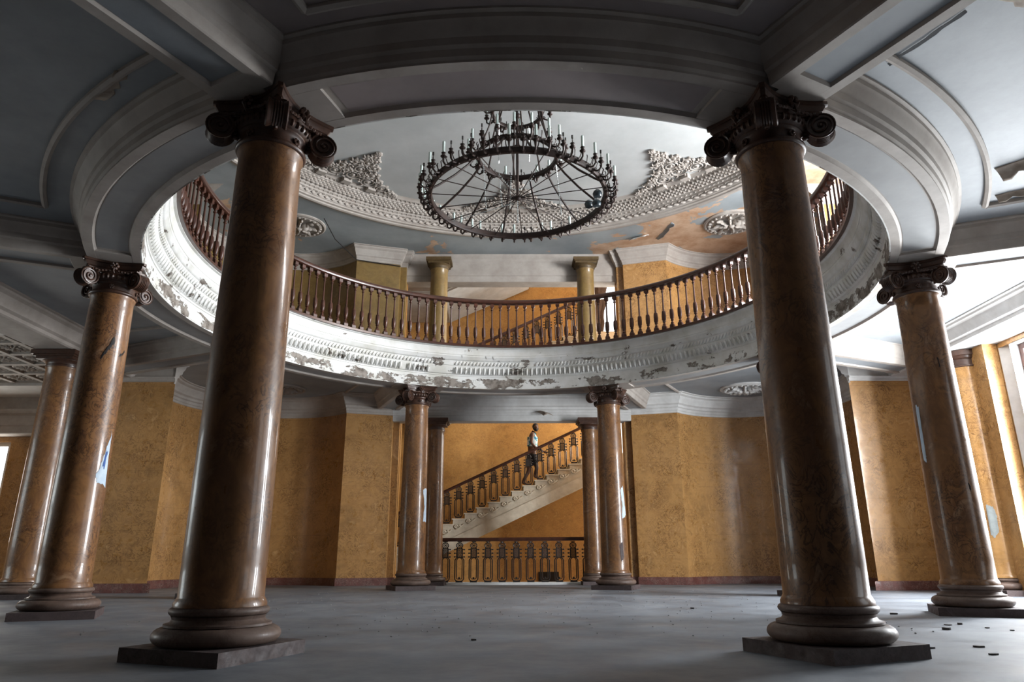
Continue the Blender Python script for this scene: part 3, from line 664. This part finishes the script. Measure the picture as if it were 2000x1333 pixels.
# ragged curtain strip by the upper stair window
mb = MB(); v = []; n = 12
for i in range(n+1):
    z = 9.6-2.6*i/n; xl = 2.62+.02*math.sin(i*2)+.25*(i/n)**1.5*0; xr = 3.28-.36*(i/n)**.8+.03*math.sin(i*1.7)
    for j in range(5): v.append((xl+(xr-xl)*j/4, 11.75+.04*math.sin(j*2+i*.3), z))
mb.add(v, [(i*5+j, i*5+j+1, i*5+j+6, i*5+j+5) for i in range(n) for j in range(4)])
cu = mb.build('curtain', M_curtain, label='ragged brown curtain strip hanging beside the bright upper window', cat='curtain', smooth=True)
sm = cu.modifiers.new('solid', 'SOLIDIFY'); sm.thickness = .015

# ------------------------------------------------------------------ great columns
def rpoly(r0, r1, z0, z1): return None
plm = MB(); plm.box(-.4,.4,-.4,.4,0,.085); plm = plm.mesh('plinth', M_plinth)
bsm = MB(); bsm.lathe([(.33,.085)]+[(.325+.075*math.cos(a), .14+.055*math.sin(a)) for a in [(-PI/2+PI*k/10) for k in range(11)]]+[(.335,.198),(.335,.212),(.30,.222),(.288,.24),(.295,.258),(.30,.262)]+[(.285+.03*math.cos(a), .288+.026*math.sin(a)) for a in [(-PI/2+PI*k/8) for k in range(9)]]+[(.275,.316)], 64)
bsm = bsm.mesh('base', M_base, math.radians(50))
def shaft_mesh(r0, r1, z0, z1, nm='shaft', m=None):
    mb = MB(); n = 16; pr_ = [(r0+.022,z0),(r0+.022,z0+.02),(r0+.006,z0+.05)]
    for k in range(n+1):
        t = k/n; r = r0+(r1-r0)*(t**1.6 if t < 1 else 1); pr_.append((r, z0+.06+(z1-z0-.1)*t))
    pr_ += [(r1+.015, z1-.02), (r1+.015, z1)]
    mb.lathe(pr_, 64); return mb.mesh(nm, m or M_col, math.radians(50))
shm = shaft_mesh(.272, .238, .314, 3.70)
nk = MB(); nk.lathe([(.24,3.69)]+[(.247+.026*math.cos(a), 3.725+.024*math.sin(a)) for a in [(-PI/2+PI*k/8) for k in range(9)]]+[(.24,3.75),(.238,3.81),(.25,3.83),(.262,3.84),(.262,3.855),(.285,3.87),(.30,3.90),(.29,3.93),(.25,3.96),(.25,4.0)], 48)
for k in range(36):
    a = 2*PI*k/36; nk.blob((.292*math.cos(a), .292*math.sin(a), 3.898), (.02,.018,.034), 5, 4, rot=Matrix.Rotation(a, 3, 'Z'))
nk = nk.mesh('capital', M_cap, math.radians(45))
def abacus():
    # concave-sided square, corners on the diagonals
    def outline(s, cut):
        pts = []
        for q in range(4):
            a0 = PI/4+q*PI/2
            c0 = Vector((math.cos(a0), math.sin(a0)))*s; c1 = Vector((math.cos(a0+PI/2), math.sin(a0+PI/2)))*s
            mid = (c0+c1)/2; inn = -mid.normalized()
            for k in range(9):
                t = cut+(1-2*cut)*k/8; p = c0.lerp(c1, t); pts.append(p+inn*(.11*s/.52)*math.sin(PI*t))
        return pts
    mb = MB(); lv = [(3.985,.455),(4.01,.455),(4.015,.475),(4.05,.50),(4.065,.50),(4.07,.525),(4.098,.525)]
    rings = [outline(s, .07) for z, s in lv]; n = len(rings[0])
    v = [(p.x, p.y, z) for (z, s), rg in zip(lv, rings) for p in rg]
    f = [(i*n+k, i*n+(k+1)%n, (i+1)*n+(k+1)%n, (i+1)*n+k) for i in range(len(lv)-1) for k in range(n)]
    f += [tuple(range(n))[::-1], tuple((len(lv)-1)*n+k for k in range(n))]
    mb.add(v, f); return mb.mesh('abacus', M_cap, math.radians(35))
abm = abacus()
def volute():
    # scroll whose axis is tangential (local y); sits at local x outward
    mb = MB(); cx, cz = .395, 3.862; R0 = .11
    prof = [(x*1.0) for x in ()]
    for s in (-1, 1):
        # flaring drum half
        v = []; n = 24
        for (rr, y) in ((R0*.78, 0), (R0*.82, .03), (R0*.98, .062), (R0, .072), (R0*.93, .075), (R0*.86, .066)):
            v += [(cx+rr*math.cos(2*PI*k/n), s*y, cz+rr*math.sin(2*PI*k/n)) for k in range(n)]
        f = [(i*n+k, i*n+(k+1)%n, (i+1)*n+(k+1)%n, (i+1)*n+k) for i in range(5) for k in range(n)] + [tuple(5*n+k for k in range(n))]
        mb.add(v, f)
        q = []; nn = 44
        for k in range(nn):
            t = k/(nn-1); a = PI/2+.2+t*4.6*PI; rr = R0*.9*(1-t)**.9+.012
            q.append((cx+rr*math.cos(a), s*.072, cz+rr*math.sin(a)))
        mb.tube(q, [.013*(1-.45*k/(nn-1)) for k in range(nn)], 6)
        mb.blob((cx, s*.07, cz), .018)
        # strap from the middle of the side down to the scroll
        mb.tube([(.16,s*.075,3.975),(.26,s*.072,3.975),(.34,s*.07,3.968),(.39,s*.07,3.955)], .016, 6)
    v = [(x, y, z) for x, z, w_ in ((.1,3.98,.08),(.1,3.93,.08),(.28,3.90,.07),(.36,3.95,.065),(.42,3.985,.06)) for y in (-w_, w_)]
    mb.box(.1,.42,-.06,.06,3.945,3.985)
    for yy in (-.04,-.02,0,.02,.04):
        mb.tube([(cx+(R0*.83)*math.cos(a), yy, cz+(R0*.83)*math.sin(a)) for a in [1.5-k*.35 for k in range(11)]], .009, 5)
    for k in range(5):
        mb.blob((.30-.006*k, 0, 3.93-.028*k), (.03,.05-.007*k,.02), 6, 4)
    return mb.mesh('volute', M_cap, SM)
vom = volute()
def fleuron():
    mb = MB()
    for k in range(6):
        a = 2*PI*k/6; mb.blob((.300, .036*math.cos(a), 4.03+.034*math.sin(a)), (.03,.024,.024), 6, 4)
    mb.blob((.335,0,4.03), .016); mb.tube([(.32,0,4.0),(.325,.0,3.96),(.32,.01,3.93)], .009, 5)
    for s in (-1,1):
        for k in range(5): mb.blob((.30+.004*k, s*(.05+.035*k), 3.965-.006*k+.02*(k>3)), (.014,.022,.016), 5, 3)
    return mb.mesh('fleuron', M_cap, True)
flm = fleuron()
def neck_rosette():
    mb = MB()
    for k in range(6):
        a = 2*PI*k/6; mb.blob((.25, .02*math.cos(a), 3.785+.02*math.sin(a)), (.012,.015,.015), 6, 4)
    mb.blob((.265,0,3.785), .012); return mb.mesh('neck_rosette', M_cap, True)
nrm_ = neck_rosette()
def great_column(key, label):
    x, y = cols[key]; th = math.atan2(y, x)
    if abs(y) < 3: th = math.copysign(1, y)*math.radians(22.5) if x > 0 else PI-math.copysign(1, y)*math.radians(22.5)
    t = thing('ionic_column', label, 'column', (x, y, 0), th, 'polished marble columns around the rotunda')
    link('plinth', plm, t); link('base', bsm, t); link('shaft', shm, t)
    c = link('capital', nk, t)
    link('abacus', abm, c)
    for q in range(4):
        link('volute', vom, c, rz=PI/4+q*PI/2); link('fleuron', flm, c, rz=q*PI/2); link('neck_rosette', nrm_, c, rz=q*PI/2)
    return t, th
def patch(parent, th, pts, mat, name, label, r=.272, cz0=0, zr=None):
    # a sheet lying on the shaft, outline given as (world angle, z)
    P = [(a-th, z) for a, z in pts]; mb = MB()
    ca_ = sum(a for a, z in P)/len(P); cz = sum(z for a, z in P)/len(P)
    def rad(z): t = max(0, min(1, (z-.37)/3.29)); return r+(.238-.272)*(t**1.6)
    rings = []
    Q = []
    for i in range(len(P)):
        a, b = P[i], P[(i+1) % len(P)]
        for k in range(5): t = k/5; Q.append((a[0]+(b[0]-a[0])*t+random.uniform(-.02,.02), a[1]+(b[1]-a[1])*t+random.uniform(-.02,.02)))
    n = len(Q); v = []
    for s in (1, .66, .33):
        for a, z in Q:
            aa, zz = ca_+(a-ca_)*s, cz+(z-cz)*s; rr = rad(zz)+(.005 if s < 1 else .002); v.append((rr*math.cos(aa), rr*math.sin(aa), zz))
    rr = rad(cz)+.005; v.append((rr*math.cos(ca_), rr*math.sin(ca_), cz))
    f = [(i*n+k, i*n+(k+1)%n, (i+1)*n+(k+1)%n, (i+1)*n+k) for i in range(2) for k in range(n)] + [(2*n+k, 2*n+(k+1)%n, 3*n) for k in range(n)]
    mb.add(v, f); o = mb.build(name, mat, parent, label=label); return o
cfl, _ = great_column('fl', 'large brown marble column nearest the camera on the left')
cfr, _ = great_column('fr', 'large dark brown marble column nearest the camera on the right')
csl, tsl = great_column('sl', 'brown marble column at far left with a torn blue and white paper remnant')
csr, tsr = great_column('sr', 'brown marble column at far right with chips in the polish')
great_column('tl', 'marble column mostly hidden behind the near left column')
great_column('tr', 'marble column mostly hidden behind the near right column, only plinth and scroll edge showing')
cbl, tbl = great_column('bl', 'back marble column left of the stairs, white paper strip on its right edge')
cbr, tbr = great_column('br', 'back marble column right of the stairs, soot marks low on its shaft')
patch(csl, tsl, [(-.42,1.43),(.15,1.41),(.06,1.65),(0,1.9),(.02,2.02),(-.2,1.85),(-.33,1.68),(-.5,1.52)], M_paper, 'paper_remnant', 'torn pale blue paper remnant')
patch(csl, tsl, [(-.3,1.62),(-.16,1.6),(-.1,1.82),(-.2,1.8)], plain('blue_ink', (.05,.13,.4), .7), 'paper_remnant', 'blue scrap of paper', r=.276)
patch(csl, tsl, [(-1.12,2.86),(-1.0,2.98),(-.78,3.10),(-.69,3.18),(-.62,3.10),(-.8,3.0)], M_hair, 'gouge', 'dark ochre edged gouge in the marble')
patch(csl, tsl, [(-.35,2.93),(-.15,2.96),(.05,3.03),(-.1,3.01)], M_hair, 'gouge', 'dark ochre edged gouge in the marble')
patch(cbl, tbl, [(-.65,1.95),(-.05,1.97),(-.03,1.31),(-.6,1.31),(-.45,1.6)], M_paper, 'paper_remnant', 'pale paper strip')
patch(cbr, tbr, [(-1.0,1.93),(-.72,2.0),(-.6,1.7),(-.45,1.42),(-1.0,1.34),(-.9,1.6)], M_paper, 'paper_remnant', 'pale paper strip')
patch(csr, tsr, [(-3.11,2.35),(-2.92,2.3),(-2.95,1.75),(-3.0,1.66),(-3.16,1.68)], M_paper, 'paper_remnant', 'pale grey paper strip on the left edge')
patch(csr, tsr, [(-1.46,1.39),(-1.38,1.37),(-1.38,1.31),(-1.44,1.32)], M_hair, 'gouge', 'dark chip in the marble')
patch(csr, tsr, [(-1.75,2.86),(-1.7,2.86),(-1.69,2.74),(-1.74,2.75)], M_hair, 'gouge', 'dark chip in the marble')
for c_, t_ in ((cbr, tbr),):
    patch(c_, t_, [(-1.35,.85),(-1.05,.9),(-1.0,.6),(-1.25,.52)], M_plinth, 'soot_stain', 'sooty black stain')

# ------------------------------------------------------------------ plain columns
def plain_col(name, label, loc, r0, r1, H, ab, mshaft, group=None):
    t = thing(name, label, 'column', loc, 0, group)
    mb = MB(); mb.box(-r0*1.35,r0*1.35,-r0*1.35,r0*1.35,0,.08); mb.build('plinth', M_plinth, t)
    mb = MB(); mb.lathe([(r0*1.1,.08)]+[(r0*1.12+.06*math.cos(a), .13+.05*math.sin(a)) for a in [(-PI/2+PI*k/8) for k in range(9)]]+[(r0*1.12,.19),(r0*1.06,.21)]+[(r0*1.05+.025*math.cos(a), .235+.022*math.sin(a)) for a in [(-PI/2+PI*k/6) for k in range(7)]]+[(r0,.26)], 40); mb.build('base', M_base, t, smooth=math.radians(50))
    link('shaft', shaft_mesh(r0, r1, .26, H-.27, m=mshaft), t)
    mb = MB(); mb.lathe([(r1+.005,H-.28),(r1+.02,H-.26),(r1+.02,H-.24),(r1+.005,H-.23),(r1+.01,H-.2),(r1+.03,H-.18),(r1+.07,H-.155),(r1+.07,H-.14)], 40)
    a = ab; mb.box(-a*.84,a*.84,-a*.84,a*.84,H-.15,H-.105); mb.box(-a*.92,a*.92,-a*.92,a*.92,H-.105,H-.075); mb.box(-a,a,-a,a,H-.075,H)
    c = mb.build('capital', M_cap if mshaft is not M_olive else M_olive2, t, smooth=SM); return t
M_olive2 = marble('olive_brown_capital', [(.05,.03,.012), (.11,.07,.025), (.08,.05,.018), (.13,.09,.04)], 5, .5, 0, dirt=False)
plain_col('plain_column', 'plain marble column left of the stair opening behind the back left column', (-1.86,7.2,0), .225, .2, 3.85, .31, M_col)
plain_col('plain_column', 'plain marble column right of the stair opening behind the back right column', (1.90,7.2,0), .225, .2, 3.85, .31, M_col)
plain_col('plain_column', 'short yellowish column on the upper gallery left of the stairs', (-1.91,7.36,ZF), .24, .22, 3.2, .33, M_olive)
plain_col('plain_column', 'short yellowish column on the upper gallery right of the stairs', (1.95,7.36,ZF), .24, .22, 3.2, .33, M_olive)
plain_col('plain_column', 'outer plain capital column at far left beyond the torn paper column', (-7.98,2.2,0), .30, .265, 4.09, .38, M_col)
# engaged half column and pier beside the right window
t = thing('engaged_column', 'ochre half column built against the pier beside the right window, grey patch low down', 'column', (8.02,2.2,0))
mb = MB(); mb.box(-.3,.26,-.45,.45,0,.09); mb.build('plinth', M_plinth, t)
mb = MB(); mb.lathe([(.3,.09)]+[(.31+.06*math.cos(a), .145+.055*math.sin(a)) for a in [(-PI/2+PI*k/8) for k in range(9)]]+[(.3,.21)]+[(.29+.025*math.cos(a), .24+.022*math.sin(a)) for a in [(-PI/2+PI*k/6) for k in range(7)]]+[(.28,.27)], 40); mb.build('base', M_base, t, smooth=SM)
link('shaft', shaft_mesh(.275, .25, .27, 3.8, m=M_wall), t)
mb = MB(); mb.box(.02,.27,-.58,.30,0,4.1); mb.build('pier', M_wall, t)
mb = MB(); mb.lathe([(.25,3.78),(.285,3.80),(.285,3.82),(.26,3.83),(.26,3.93),(.29,3.95),(.30,3.99),(.32,4.0),(.32,4.09),(.2,4.09)], 40); mb.build('capital', M_cap, t, smooth=SM)
patch(t, 0, [(-2.35,1.43),(-2.0,1.38),(-1.9,1.25),(-1.95,1.0),(-2.2,.9),(-2.4,.95)], plain('grey_filler', (.33,.36,.35), .8), 'filler_patch', 'rough grey filler patch', r=.278)

# ------------------------------------------------------------------ chandelier
ch = thing('chandelier', 'huge rusty tiered ring chandelier with candle tubes hanging in the rotunda', 'chandelier', (.05,0,6.02))
RR = 1.37
def cring(r, z, t, nm='ring', seg=72):
    mb = MB(); mb.lathe([(r-t*.6,z-t*1.6),(r+t*.6,z-t*1.6),(r+t,z-t),(r+t,z+t),(r+t*.6,z+t*1.6),(r-t*.6,z+t*1.6),(r-t,z+t),(r-t,z-t)], seg, closed=True)
    return mb.build(nm, M_rust, ch, smooth=math.radians(30))
cring(RR, 0, .032); cring(.62, .72, .026); cring(.40, 1.55, .022); cring(.25, 2.0, .018)
mb = MB(); mb.tube([(0,0,-.02),(0,0,2.86)], .022, 8)
for z, r in ((.0,.06),(.9,.07),(1.5,.06),(2.1,.08),(2.6,.06),(2.84,.14)): mb.blob((0,0,z), (r,r,r*.8), 10, 6)
mb.build('stem', M_rust, ch, smooth=True)
sp_ = MB(); sp_.tube([(0,0,0),(RR,0,0)], .008, 5); spm = sp_.mesh('spoke', M_rust, True)
for k in range(18): link('spoke', spm, ch, (0,0,0), 2*PI*k/18+.1)
sa = MB(); sa.tube([(RR,0,.02),(1.25,0,.10),(1.0,0,.30),(.78,0,.52),(.62,0,.72)], .018, 6); sam = sa.mesh('curved_bar', M_rust, True)
for k in range(12): link('curved_bar', sam, ch, (0,0,0), 2*PI*k/12+.18)
sb_ = MB(); sb_.tube([(.62,0,.72),(.55,0,1.0),(.45,0,1.3),(.40,0,1.55),(.30,0,1.8),(.25,0,2.0),(.08,0,2.5)], .014, 6); sbm2 = sb_.mesh('upright_bar', M_rust, True)
for k in range(8): link('upright_bar', sbm2, ch, (0,0,0), 2*PI*k/8+.1)
armm = MB()
armm.tube([(0,0,0),(.05,0,-.05),(.10,0,-.06),(.145,0,-.02),(.145,0,.04)], [.016,.015,.014,.014,.018], 6)
armm.tube([(.05,0,-.05),(.065,0,-.015),(.04,0,.0),(.03,0,-.02)], .009, 5)
armm.lathe([(.0,.035),(.02,.04),(.042,.055),(.046,.065),(.03,.075),(.024,.09),(.028,.115),(.034,.12),(0,.122)], 10, c=(.145,0,0))
armm.tube([(.145,0,.12),(.145,0,.17)], .008, 5); armm.blob((0,0,-.03), (.03,.045,.045), 6, 4)
armm.tube([(0,.03,0),(.03,.05,.04),(.05,.06,.10),(.035,.05,.13)], .008, 5); armm.tube([(0,-.03,0),(.03,-.05,.04),(.05,-.06,.10),(.035,-.05,.13)], .008, 5)
armm = armm.mesh('candle_arm', M_rust, SM)
cnm = MB(); cnm.lathe([(0,.12),(.021,.12),(.021,.30),(.018,.305),(0,.306)], 8, c=(.145,0,0)); cnm = cnm.mesh('candle', M_candle, SM)
wk = MB(); wk.tube([(.145,0,.17),(.145,0,.23)], .006, 4); wk.tube([(.145,0,.2),(.145,0,.25)], .014, 6); wk = wk.mesh('bare_lamp_holder', M_iron, SM)
def arms(n, r, z, rot0, pc):
    for k in range(n):
        a = rot0+2*PI*k/n+random.uniform(-.03,.03)
        o = link('candle_arm', armm, ch, (r*math.cos(a), r*math.sin(a), z), a)
        if random.random() < pc(a): link('candle', cnm, o)
        else: link('bare_lamp_holder', wk, o)
arms(52, RR+.02, 0, .05, lambda a: .8 if (PI*.35 < a % (2*PI) < PI*1.1) else .25)
arms(18, .64, .72, .1, lambda a: .75); arms(10, .41, 1.55, .2, lambda a: .7); arms(6, .26, 2.0, 0, lambda a: .5)
cr = MB()
def string(p, q, n, sag=0):
    for k in range(n):
        t = k/(n-1); c = Vector(p).lerp(Vector(q), t)-Vector((0,0,sag*math.sin(PI*t))); cr.blob(c, (.012,.012,.018), 5, 2)
string((0,0,.0), (0,0,-.42), 14); string((.62,.1,.7), (.68,.0,-.28), 30); string((-.3,.5,.7), (-.25,.45,.1), 18); string((-.1,.55,.7), (-.12,.5,.05), 18)
string((-.55,.2,.7), (-.5,.15,-.1), 22); string((.3,.5,.72), (-.3,.5,.72), 24, .3); string((0,.3,1.5), (0,.3,.75), 24); string((-.3,.2,1.5), (-.3,.2,.75), 24); string((.2,.3,1.5), (.2,.3,.85), 20)
cr.build('crystal_strings', M_crystal, ch, smooth=True, kind='stuff')
fm = MB(); fm.lathe([(0,-.10),(.06,-.09),(.075,-.04),(.06,.0),(.03,.03),(0,.035)], 14); fm = fm.mesh('floodlight', M_bulb, True)
for k, (a, dz) in enumerate(((.35,.16),(.05,-.02),(-.22,-.04))): link('floodlight', fm, ch, ((RR-.12)*math.cos(a), (RR-.12)*math.sin(a), dz))
wi = MB(); wi.tube([(RR*.99*math.cos(2.5),RR*.99*math.sin(2.5),0),(-.1,.1,-.05),(.0,0,-.1)], .006, 4); wi.tube([(-.5,.8,.6),(0,0,0)], .005, 4); wi.build('dangling_wire', M_crystal, ch)

# ------------------------------------------------------------------ man on the stairs
man = thing('person', 'bearded man in a white and turquoise sleeveless top and dark shorts climbing the stairs', 'person', (.6,10.5,2.62))
def skin(name, verts, edges, mat, root=0, sub=2):
    me = bpy.data.meshes.new(name); me.from_pydata([(v[0]-.6, v[1]-10.5, v[2]-2.62) for v in verts], edges, []); me.materials.append(mat)
    o = link(name, me, man); m = o.modifiers.new('skin', 'SKIN')
    for i, v in enumerate(verts):
        me.skin_vertices[0].data[i].radius = (v[3], v[4] if len(v) > 4 else v[3]); me.skin_vertices[0].data[i].use_root = (i == root)
    m.use_smooth_shade = True; s = o.modifiers.new('sub', 'SUBSURF'); s.levels = s.render_levels = sub
    return o
zs = 2.65
V = [(.585,10.5,3.44,.125,.15),(.60,10.5,3.62,.10,.135),(.615,10.5,3.82,.11,.16),(.62,10.5,3.98,.105,.18),(.635,10.5,4.08,.055,.06),(.66,10.48,4.14,.052,.052),   # 0-5 trunk, neck
     (.53,10.6,3.36,.09),(.50,10.62,2.99,.058),(.365,10.62,2.76,.048),(.31,10.62,2.66,.038),(.43,10.60,2.63,.036,.04),     # 6-10 rear leg (far)
     (.63,10.4,3.36,.09),(.73,10.38,3.05,.060),(.665,10.38,2.86,.050),(.65,10.38,2.81,.038),(.78,10.37,2.775,.036,.04),      # 11-15 front leg
     (.60,10.30,4.02,.058),(.575,10.27,3.76,.043),(.70,10.25,3.60,.034),(.76,10.24,3.58,.024,.034),       # 16-19 near arm
     (.63,10.70,4.02,.058),(.72,10.74,3.78,.043),(.90,10.66,3.58,.034),(.96,10.65,3.55,.024,.034)]        # 20-23 far arm
E_ = [(0,1),(1,2),(2,3),(3,4),(4,5),(0,6),(6,7),(7,8),(8,9),(9,10),(0,11),(11,12),(12,13),(13,14),(14,15),(3,16),(16,17),(17,18),(18,19),(3,20),(20,21),(21,22),(22,23)]
skin('body', V, E_, M_skin)
hd = MB(); hd.blob((0,0,0), (.082,.098,.118), 20, 14)
hd.v = [((x*(1-.25*max(0,-z/.118)), y*(1-.18*max(0,-z/.118)) , z)) for x, y, z in hd.v]
hd.blob((0,-.098,-.005), (.014,.02,.024), 8, 6); hd.blob((-.084,.0,0), (.012,.02,.03), 6, 5); hd.blob((.084,.0,0), (.012,.02,.03), 6, 5)
hd.blob((0,-.092,-.05), (.026,.008,.008), 8, 5)
Mh = Matrix.Translation((.705-.6, 10.46-10.5, 4.235-2.62)) @ Matrix.Rotation(math.radians(18), 4, 'Z') @ Matrix.Scale(.93, 4)
hd.xf(Mh).build('head', M_skin, man, smooth=True)
ey = MB(); 
for s in (-1,1): ey.blob((s*.034,-.088,.01), (.014,.01,.009), 8, 6)
ey.xf(Mh).build('eye', M_hair, man, smooth=True, label='dark eyes')
hr = MB(); hr.blob((0,.018,.035), (.096,.10,.105), 16, 10); hr.blob((0,-.055,-.075), (.058,.048,.058), 10, 8)
hr.blob((-.06,-.03,-.04), (.03,.04,.05), 8, 6); hr.blob((.06,-.03,-.04), (.03,.04,.05), 8, 6)
hr.xf(Mh).build('hair', M_hair, man, smooth=True, label='short black hair and beard')
for hx, hy, hz, sgn in ((.785,10.235,3.575,1),(.985,10.645,3.545,1)):
    hb = MB(); hb.blob((0,0,0), (.045,.018,.036), 8, 6)
    for k in range(4): hb.tube([(.03,0,.027-.018*k),(.065-.004*abs(k-1.5),-.005,.026-.018*k),(.082-.006*abs(k-1.5),-.02,.02-.018*k)], [.009,.008,.006], 5)
    hb.tube([(-.01,-.01,.03),(.02,-.03,.05),(.04,-.04,.045)], [.011,.010,.007], 5)
    hb.xf(Matrix.Translation((hx-.6,hy-10.5,hz-2.62)) @ Matrix.Rotation(.3, 4, 'Y')).build('hand', M_skin, man, smooth=True)
skin('shirt', [(.605,10.5,3.70,.112,.145),(.615,10.5,3.82,.118,.165),(.62,10.5,3.98,.112,.178),(.633,10.5,4.06,.075,.10),(.61,10.34,4.03,.066),(.635,10.66,4.03,.066)], [(0,1),(1,2),(2,3),(2,4),(2,5)], M_shirt, 1, 2)
skin('shorts', [(.59,10.5,3.52,.135,.165),(.585,10.5,3.42,.14,.165),(.53,10.6,3.32,.105),(.515,10.61,3.10,.088),(.635,10.4,3.32,.105),(.695,10.39,3.12,.088)], [(0,1),(1,2),(2,3),(1,4),(4,5)], M_short, 1, 2)

# ------------------------------------------------------------------ torn paint, wire, debris
def curl_sheet(name, label, pts_top, drop, curl, mat, cat='peeling paint', parent=None):
    # a strip of paint attached along pts_top (x,y,z) and hanging down in a curl
    mb = MB(); n = 8; v = []; m = len(pts_top)
    d = Vector(drop)
    for i in range(n):
        u = i/(n-1)
        for j, p in enumerate(pts_top):
            rag = 1+.18*math.sin(j*2.3)+.12*math.cos(j*5.1)
            s = math.sin(curl*u)/curl*rag; c = (1-math.cos(curl*u))/curl*rag
            v.append(Vector(p)+d*c*1.0+Vector((d.z*-d.x, d.z*-d.y, 0))*0+Vector((d.x,d.y,0))*s)
    mb.add(v, [(i*m+j, i*m+j+1, (i+1)*m+j+1, (i+1)*m+j) for i in range(n-1) for j in range(m-1)])
    o = mb.build(name, mat, parent, smooth=True, label=label, cat=cat); s = o.modifiers.new('solid', 'SOLIDIFY'); s.thickness = .006; return o
def ln(a, b, n, z, jit=.03): return [(a[0]+(b[0]-a[0])*k/n+random.uniform(-jit,jit), a[1]+(b[1]-a[1])*k/n+random.uniform(-jit,jit), z) for k in range(n+1)]
curl_sheet('peeling_paint', 'wide grey torn paint sheet hanging from the ceiling at the right edge', ln((4.93,-3.52),(5.6,-4.2),12,4.447,.015), (.10,.07,-.13), 1.5, M_torn)
curl_sheet('peeling_paint', 'small curled paint flap on the right ceiling near the beam', ln((5.3,-2.95),(5.6,-3.15),5,4.447,.015), (.05,.04,-.08), 1.7, M_torn)
curl_sheet('peeling_paint', 'long narrow strip of paint lifting beside the top right beam', ln((2.98,-5.12),(3.25,-5.72),10,4.447,.008), (.02,.01,-.02), 1.5, M_blue)
curl_sheet('peeling_paint', 'brown torn patch hanging in the top right corner of the ceiling', ln((3.35,-5.85),(3.85,-5.65),8,4.447,.015), (.03,-.10,-.07), 1.2, M_torn)
curl_sheet('peeling_paint', 'brown torn plaster edge on the dark left ceiling', ln((-3.25,-4.98),(-3.62,-4.62),7,4.447,.03), (-.05,-.05,-.05), 1.4, M_torn)
curl_sheet('peeling_paint', 'brown paper like flap hanging from the beam above the stairs', [(.58,7.27,4.05),(.66,7.255,4.085),(.76,7.255,4.07),(.84,7.27,4.04)], (.12,-.22,-.24), 1.2, M_torn)
curl_sheet('peeling_paint', 'curled strip of blue grey paint on the upper ceiling at right', ln((3.9,5.6),(3.7,6.5),8,ZU-.003,.02), (.06,.02,-.08), 1.5, M_blue)
curl_sheet('peeling_paint', 'small pale paint flap beside the upper right cornice', ln((3.1,6.55),(3.5,6.3),4,ZU-.003,.03), (-.1,-.12,-.2), 1.2, M_white)
mb = MB(); pts = [(-4.5,5.35,8.39),(-4.4,6.1,8.2),(-4.02,6.9,8.0),(-3.6,7.06,7.99),(-3.2,7.18,7.98),(-2.93,7.27,7.97)]
mb.tube(pts, .012, 5); mb.build('cable', M_hair, label='thin black cable running from the upper left medallion along the cornice', cat='cable')
dbs = []
for i, (x, y) in enumerate([(3.98,-2.91),(4.12,-2.86),(4.15,-3.21),(4.21,-3.44),(3.72,-3.33),(2.83,-4.62),(3.2,-4.55),(3.05,-4.95),(4.14,-1.64),(2.17,-.65),(-.38,-4.01)]):
    mb = MB(); n = 7; s = random.uniform(.02,.042); q = [(s*random.uniform(.6,1.2)*math.cos(2*PI*k/n), s*random.uniform(.5,1)*math.sin(2*PI*k/n)) for k in range(n)]
    mb.prism(q, 0, random.uniform(.008,.02)); 
    mb.build('plaster_fragment', M_debris, None, loc=(x, y, .001), rz=random.uniform(0,3), label='dark flat fragment of fallen plaster on the floor by the right columns' if x > 2.5 else ('lone plaster chip on the open floor before the right niche' if x > 0 else 'lone plaster chip on the near middle floor'), cat='debris', group='plaster chips on the floor' if x > 2.5 else None)
gr = MB()
for i in range(420):
    x, y = random.uniform(-3.9,3.6), random.uniform(-3.8,4.2); s = random.uniform(.004,.014); gr.blob((x,y,s*.4), (s,s,s*.6), 5, 2)
gr.build('floor_grit', plain('pale_grit', (.4,.4,.4), .9, (.15,.15,.15), 1), kind='stuff', label='fine pale plaster grit scattered over the floor', cat='debris')
